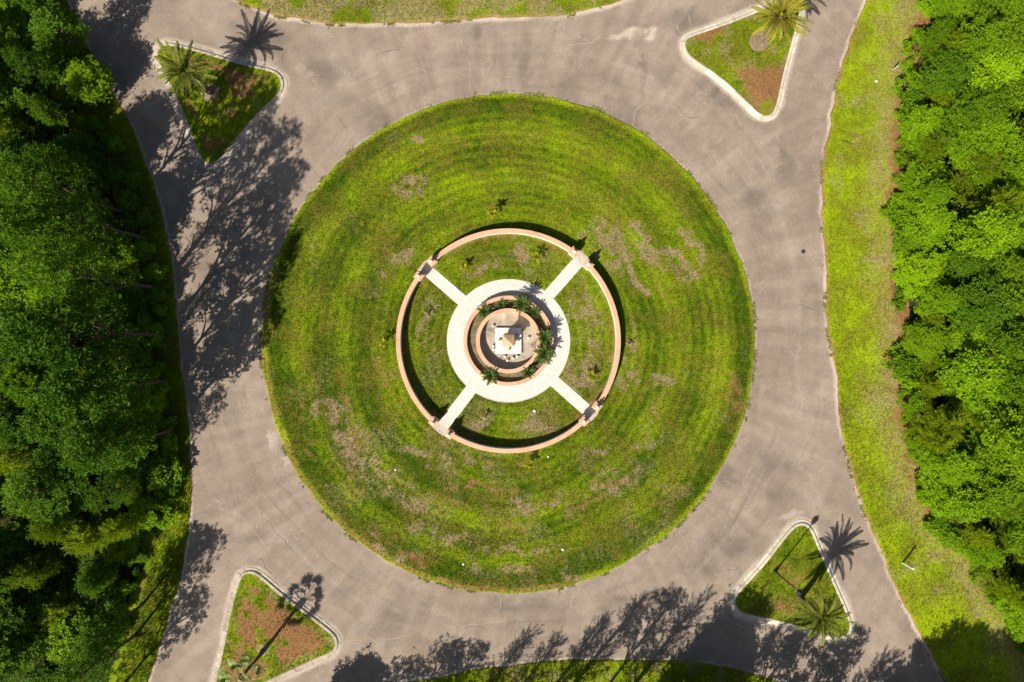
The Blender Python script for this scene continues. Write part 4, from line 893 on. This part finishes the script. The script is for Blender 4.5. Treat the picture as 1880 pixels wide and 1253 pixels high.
# ------------------------------------------------------------------ trees
def tree_meshes(kind, seed):
    """returns (trunk mesh, crown mesh) for a tree about 10 m high standing at the origin"""
    r = np.random.default_rng(seed); b = MB(); H = 10.0
    if kind == 'broad': mat = M[('leaf_bright', 'leaf_mid', 'leaf_dark')[seed % 3]]; nl, rad, lo = 26, 2.5, 3.2
    elif kind == 'pine': mat = M['needle']; nl, rad, lo = 34, 2.1, 2.0
    elif kind == 'wisp': mat = M['needle']; nl, rad, lo = 22, 1.9, 2.6
    elif kind == 'tall': mat = M['leaf_dark']; nl, rad, lo = 18, 2.2, 4.4  # dark leaves put the shaded side of the tall crowns into the colour
    else: mat = M[('leaf_bright', 'leaf_mid')[seed % 2]]; H = 3.2; nl, rad, lo = 22, 1.9, 0.4
    lean = r.normal(0, 0.25, 2)
    tk = [(0, 0, -0.3), (0.1 * lean[0], 0.1 * lean[1], H * 0.25), (lean[0] * 0.5, lean[1] * 0.5, H * 0.55), (lean[0], lean[1], H * 0.93)]
    s = H / 10
    b.tube(tk, [q * (0.6 if kind == 'tall' else 1.0) for q in (0.24 * s + 0.03, 0.17 * s + 0.02, 0.11 * s + 0.01, 0.02)], 7)
    LB, LA, LN, LL, LW, TT = [], [], [], [], [], []
    for i in range(nl):
        f = (i + r.random()) / nl; z = lo + (H - lo - 0.4) * f
        prof = math.sin(math.pi * min(1.0, 0.22 + 0.78 * f)) ** 0.6 if kind not in ('pine', 'wisp') else (1.05 - 0.85 * f)
        az = i * 2.39996 + r.normal(0, 0.3); d = rad * prof * math.sqrt(r.uniform(0.15, 1.0)) * 0.9
        c = np.array([lean[0] * f + d * math.cos(az), lean[1] * f + d * math.sin(az), z])
        z0 = max(H * 0.18, z - d * (0.9 if kind != 'pine' else 0.55) - 0.5)
        st = np.array([lean[0] * 0.5 * z0 / H * 1.6, lean[1] * 0.5 * z0 / H * 1.6, z0]); mid = (st + c) / 2 + np.array([0, 0, 0.15 * d])
        b.tube([tuple(st), tuple(mid), tuple(c)], [0.07 * s + 0.015, 0.045 * s + 0.01, 0.012], 5, False)
        lt = r.random()                                                     # a lobe leans light or dark
        if kind in ('pine', 'wisp'):
            out = unit(np.array([math.cos(az), math.sin(az), 0.75 if kind == 'pine' else 1.5])); ns = 26 if kind == 'pine' else 17
            for k in range(ns):
                pc = st + (c - st) * r.uniform(0.35, 1.15) + r.normal(0, 0.22, 3)
                dr = unit(out + r.normal(0, 0.42, 3)); m = 20
                along = r.random(m) * 0.65
                ax = unit(dr[None] + r.normal(0, 0.42, (m, 3)))
                LB.append(pc + dr * along[:, None]); LA.append(ax); LN.append(unit(r.normal(0, 1, (m, 3)))); LL.append(r.uniform(0.16, 0.34, m)); LW.append(r.uniform(0.025, 0.05, m))
                TT.append(np.clip(0.3 * lt + r.normal(0.35, 0.16, m), 0, 1))
        else:
            lsz = (0.7, 1.05, 0.85, 1.25, 0.65, 0.95)[seed % 6]; lr = (r.choice((0.5, 0.7, 0.9, 1.15, 1.45)) if kind == 'broad' else r.uniform(0.55, 1.0) if kind == 'tall' else r.uniform(0.25, 0.6)); nrz = int((74 if kind == 'broad' else 33 if kind == 'tall' else 42) * lr ** 1.4 / lsz ** 0.8)
            for k in range(nrz):
                v = unit(r.normal(0, 1, 3)); v[2] = abs(v[2]) * 0.9 + v[2] * 0.1 if r.random() < 0.72 else v[2]
                pc = c + v * np.array([1.0, 1.0, 0.72]) * lr * r.uniform(0.45, 1.0) ** 0.7 * (1.0 + max(0, r.normal(0, 0.34))); m = 13
                a = r.random(m) * 2 * math.pi; tilt = r.uniform(-0.25, 0.75, m)
                ax = np.stack([np.cos(a) * np.cos(tilt), np.sin(a) * np.cos(tilt), np.sin(tilt)], 1); ax = unit(ax + 0.45 * v)
                nrm = unit(np.array([0, 0, 1.0]) + 0.6 * v + r.normal(0, 0.45, (m, 3)))
                LB.append(pc + ax * 0.04 + r.normal(0, 0.08 * lsz, (m, 3))); LA.append(ax); LN.append(nrm); LL.append(lsz * r.uniform(0.16, 0.30, m)); LW.append(lsz * r.uniform(0.10, 0.17, m))
                TT.append(np.clip(0.35 * lt + r.normal(0.30, 0.10) + r.normal(0, 0.15, m), 0, 1))
    V, F = leaf_quads(np.vstack(LB), np.vstack(LA), np.vstack(LN), np.concatenate(LL), np.concatenate(LW), 0.2)
    return b.mesh('trunk', M['bark']), np_mesh('crown', V, F, mat, tint=np.concatenate(TT))
PROTO = {'broad': [tree_meshes('broad', s) for s in range(9)], 'pine': [tree_meshes('pine', s) for s in range(10, 14)], 'shrub': [tree_meshes('shrub', s) for s in range(20, 24)], 'wisp': [tree_meshes('wisp', s) for s in range(30, 33)], 'tall': [tree_meshes('tall', s) for s in range(40, 44)]}
NAMES = {'broad': 'broadleaf_tree', 'pine': 'pine_tree', 'shrub': 'shrub', 'wisp': 'pine_tree', 'tall': 'tall_tree'}
def plant(kind, px_, py_, h, label, group, r, wide=1.0):
    x, y = P(px_, py_); pool = PROTO[kind]
    if kind == 'broad' and 'left wood' in group: pool = [q for i, q in enumerate(pool) if i % 3 or i == 0]  # fewer bright crowns: the left wood's shaded look is put into leaf colour
    if kind == 'broad' and 'right wood' in group: pool = [q for i, q in enumerate(pool) if i % 3 != 2 or r.random() < 0.25]
    tm, cm = r.choice(pool); s = h / (3.2 if kind == 'shrub' else 10.0)
    sx = s * wide if kind == 'shrub' else (0.55 + 0.45 * s) * wide
    root = empty(NAMES[kind], (x, y, 0.0), r.uniform(0, 6.28), (sx, sx * (r.uniform(0.9, 1.1) if kind != 'shrub' else r.uniform(0.6, 1.5)), s))
    tag(root, label, 'shrub' if kind == 'shrub' else 'tree', group)
    link('trunk', tm, root); link('crown', cm, root)
ORD = ['', 'second', 'third', 'fourth', 'fifth', 'sixth', 'seventh', 'eighth', 'ninth', 'tenth', 'eleventh', 'twelfth', 'thirteenth', 'fourteenth', 'fifteenth', 'sixteenth', 'seventeenth', 'eighteenth', 'nineteenth', 'twentieth', 'twenty-first', 'twenty-second', 'twenty-third', 'twenty-fourth', 'twenty-fifth', 'twenty-sixth', 'twenty-seventh', 'twenty-eighth', 'twenty-ninth', 'thirtieth'] + ['thirty-' + q for q in ('first', 'second', 'third', 'fourth', 'fifth', 'sixth', 'seventh', 'eighth', 'ninth')]
def nth(i): return (ORD[i] + ' from the top') if i else 'topmost'
KW = {'broad': 'leafy broadleaf tree', 'pine': 'feathery fine-needled tree', 'shrub': 'low leafy shrub', 'wisp': 'wispy fine-needled tree', 'tall': 'tall open-crowned tree'}
r = random.Random(21)
def row(edge_fn, off, y0, y1, step, hr, kinds, where, group, wide=1.0, jx=14):
    py_ = y0; i = 0
    while py_ < y1:
        yy = py_ + r.uniform(-0.25, 0.25) * step; px_ = edge_fn(yy) + off + r.uniform(-jx, jx)
        kind = r.choice(kinds); h = r.uniform(*hr) * (0.8 if 'left wood' in where and yy < 300 else 1.0)
        plant(kind, px_, yy, h, '%s, %s in the %s' % (KW[kind], nth(i), where), group, r, wide * r.uniform(0.75, 1.3))
        py_ += step; i += 1
def pxl(yy): return 940 + S * float(_xl(np.array([(626.5 - yy) / S]))[0])
def pxw(yy): return pxl(yy) - max(0.0, min(62.0, (yy - 880) * 0.35))
def pxf(yy): return 940 + S * float(xf((626.5 - yy) / S))
# left wood
row(pxw, -30, 60, 1240, 34, (0.8, 2.0), ['shrub'], 'outer shrub fringe of the left wood', 'shrubs fringing the left wood', 1.0, 10)
row(pxw, -52, 60, 1240, 44, (1.4, 3.2), ['shrub'], 'inner shrub fringe of the left wood', 'shrubs fringing the left wood', 1.0, 14)
row(pxw, -75, 150, 900, 104, (10.0, 14.0), ['tall', 'tall', 'wisp'], 'open front row of the left wood', 'tall trees along the left wood', 0.85, 16)
row(pxw, -74, 110, 1250, 46, (3.5, 7.5), ['broad', 'pine'], 'low understorey row of the left wood', 'trees of the left wood', 0.75)
for px_, py_, h in [(300, 615, 20), (292, 530, 19), (306, 700, 18), (272, 440, 18), (318, 790, 15.5), (232, 392, 17.5), (250, 470, 19)]:
    plant('tall', px_, py_, h, 'very tall open-crowned tree rooted at the left road edge, level with %s' % {615: 'the plaza centre', 530: 'the upper left path', 700: 'the planter foot', 440: 'the wall top', 790: 'the lower left path', 392: 'the lawn\'s upper shoulder', 320: 'the palm island point', 470: 'the upper wall curve'}[py_], 'tall trees along the left wood', r, 0.95)
row(pxw, -105, 30, 1260, 66, (4.0, 7.0), ['broad', 'broad', 'pine', 'tall'], 'second row of the left wood', 'trees of the left wood')
row(pxw, -160, 70, 1240, 62, (8.0, 12.5), ['broad', 'tall', 'broad', 'pine'], 'third row of the left wood', 'trees of the left wood')
row(pxw, -220, 20, 1260, 66, (8.5, 12.5), ['broad', 'pine', 'broad', 'tall'], 'fourth row of the left wood', 'trees of the left wood')
row(pxw, -290, 240, 1250, 80, (8, 11), ['broad', 'pine'], 'rearmost row of the left wood', 'trees of the left wood')
for px_, py_, h, k, lab in [(195, 165, 5.0, 'broad', 'rounded leafy tree at the upper corner of the left wood, nearest the road'), (165, 95, 7.5, 'tall', 'open-crowned tree at the upper corner of the left wood by the road edge'), (112, 30, 8.0, 'tall', 'open tree in the extreme upper left corner by the road'), (150, 150, 6.5, 'tall', 'open tree set back from the road at the wood\'s upper corner'), (250, 1165, 11.5, 'tall', 'open-crowned tree at the lower end of the left wood, upper of three'), (262, 1110, 9.0, 'tall', 'open-crowned tree at the lower end of the left wood beside the road bend'), (225, 1260, 11.0, 'tall', 'open-crowned tree at the lower end of the left wood, lowest')]:
    plant(k, px_, py_, h, lab, 'trees of the left wood', r)
# right wood
row(pxf, 4, -10, 1240, 34, (1.0, 2.4), ['shrub'], 'shrub fringe of the right wood', 'shrubs fringing the right wood', 1.0, 9)
row(pxf, 28, -40, 1260, 42, (2.8, 6.5), ['broad', 'pine', 'broad'], 'front row of the right wood', 'trees of the right wood', 0.95)
row(pxf, 88, -20, 1230, 52, (4.5, 9.5), ['broad', 'broad', 'pine'], 'second row of the right wood', 'trees of the right wood')
row(pxf, 142, -20, 1150, 58, (6.0, 11.0), ['broad', 'pine', 'broad'], 'third row of the right wood', 'trees of the right wood')
row(pxf, 212, -20, 1050, 64, (8.0, 11.0), ['broad', 'pine'], 'rearmost row of the right wood', 'trees of the right wood')
# trees just outside the bottom of the view: their shadows fall on the lower road
BT = [(600, 1330, 7, 'broad'), (650, 1345, 8.5, 'tall'), (735, 1318, 8.5, 'tall'), (780, 1325, 9, 'tall'), (850, 1315, 10, 'wisp'), (905, 1322, 10.5, 'wisp'), (985, 1300, 11, 'wisp'), (1030, 1285, 12.5, 'wisp'), (1095, 1285, 12, 'tall'), (1130, 1300, 13, 'wisp'), (1190, 1310, 12, 'wisp'), (1258, 1262, 10.5, 'broad'), (1290, 1330, 12, 'wisp'), (1350, 1320, 12, 'tall'), (1420, 1350, 12, 'tall'), (1480, 1390, 13, 'wisp'), (1540, 1420, 13, 'tall'),
      (1575, 1395, 15, 'tall'), (1605, 1410, 16, 'broad'), (1660, 1455, 18, 'broad'), (1700, 1500, 18, 'tall'), (1855, 1400, 8, 'broad'), (1185, 1345, 10, 'broad'), (1245, 1342, 10, 'broad')]
for i, (px_, py_, h, k) in enumerate(BT):
    plant(k, px_, py_, h, '%s casting its shadow up over the lower road, %s' % (KW[k], ('leftmost of the row' if i == 0 else ORD[i] + ' from the left')), 'trees along the lower road', r)
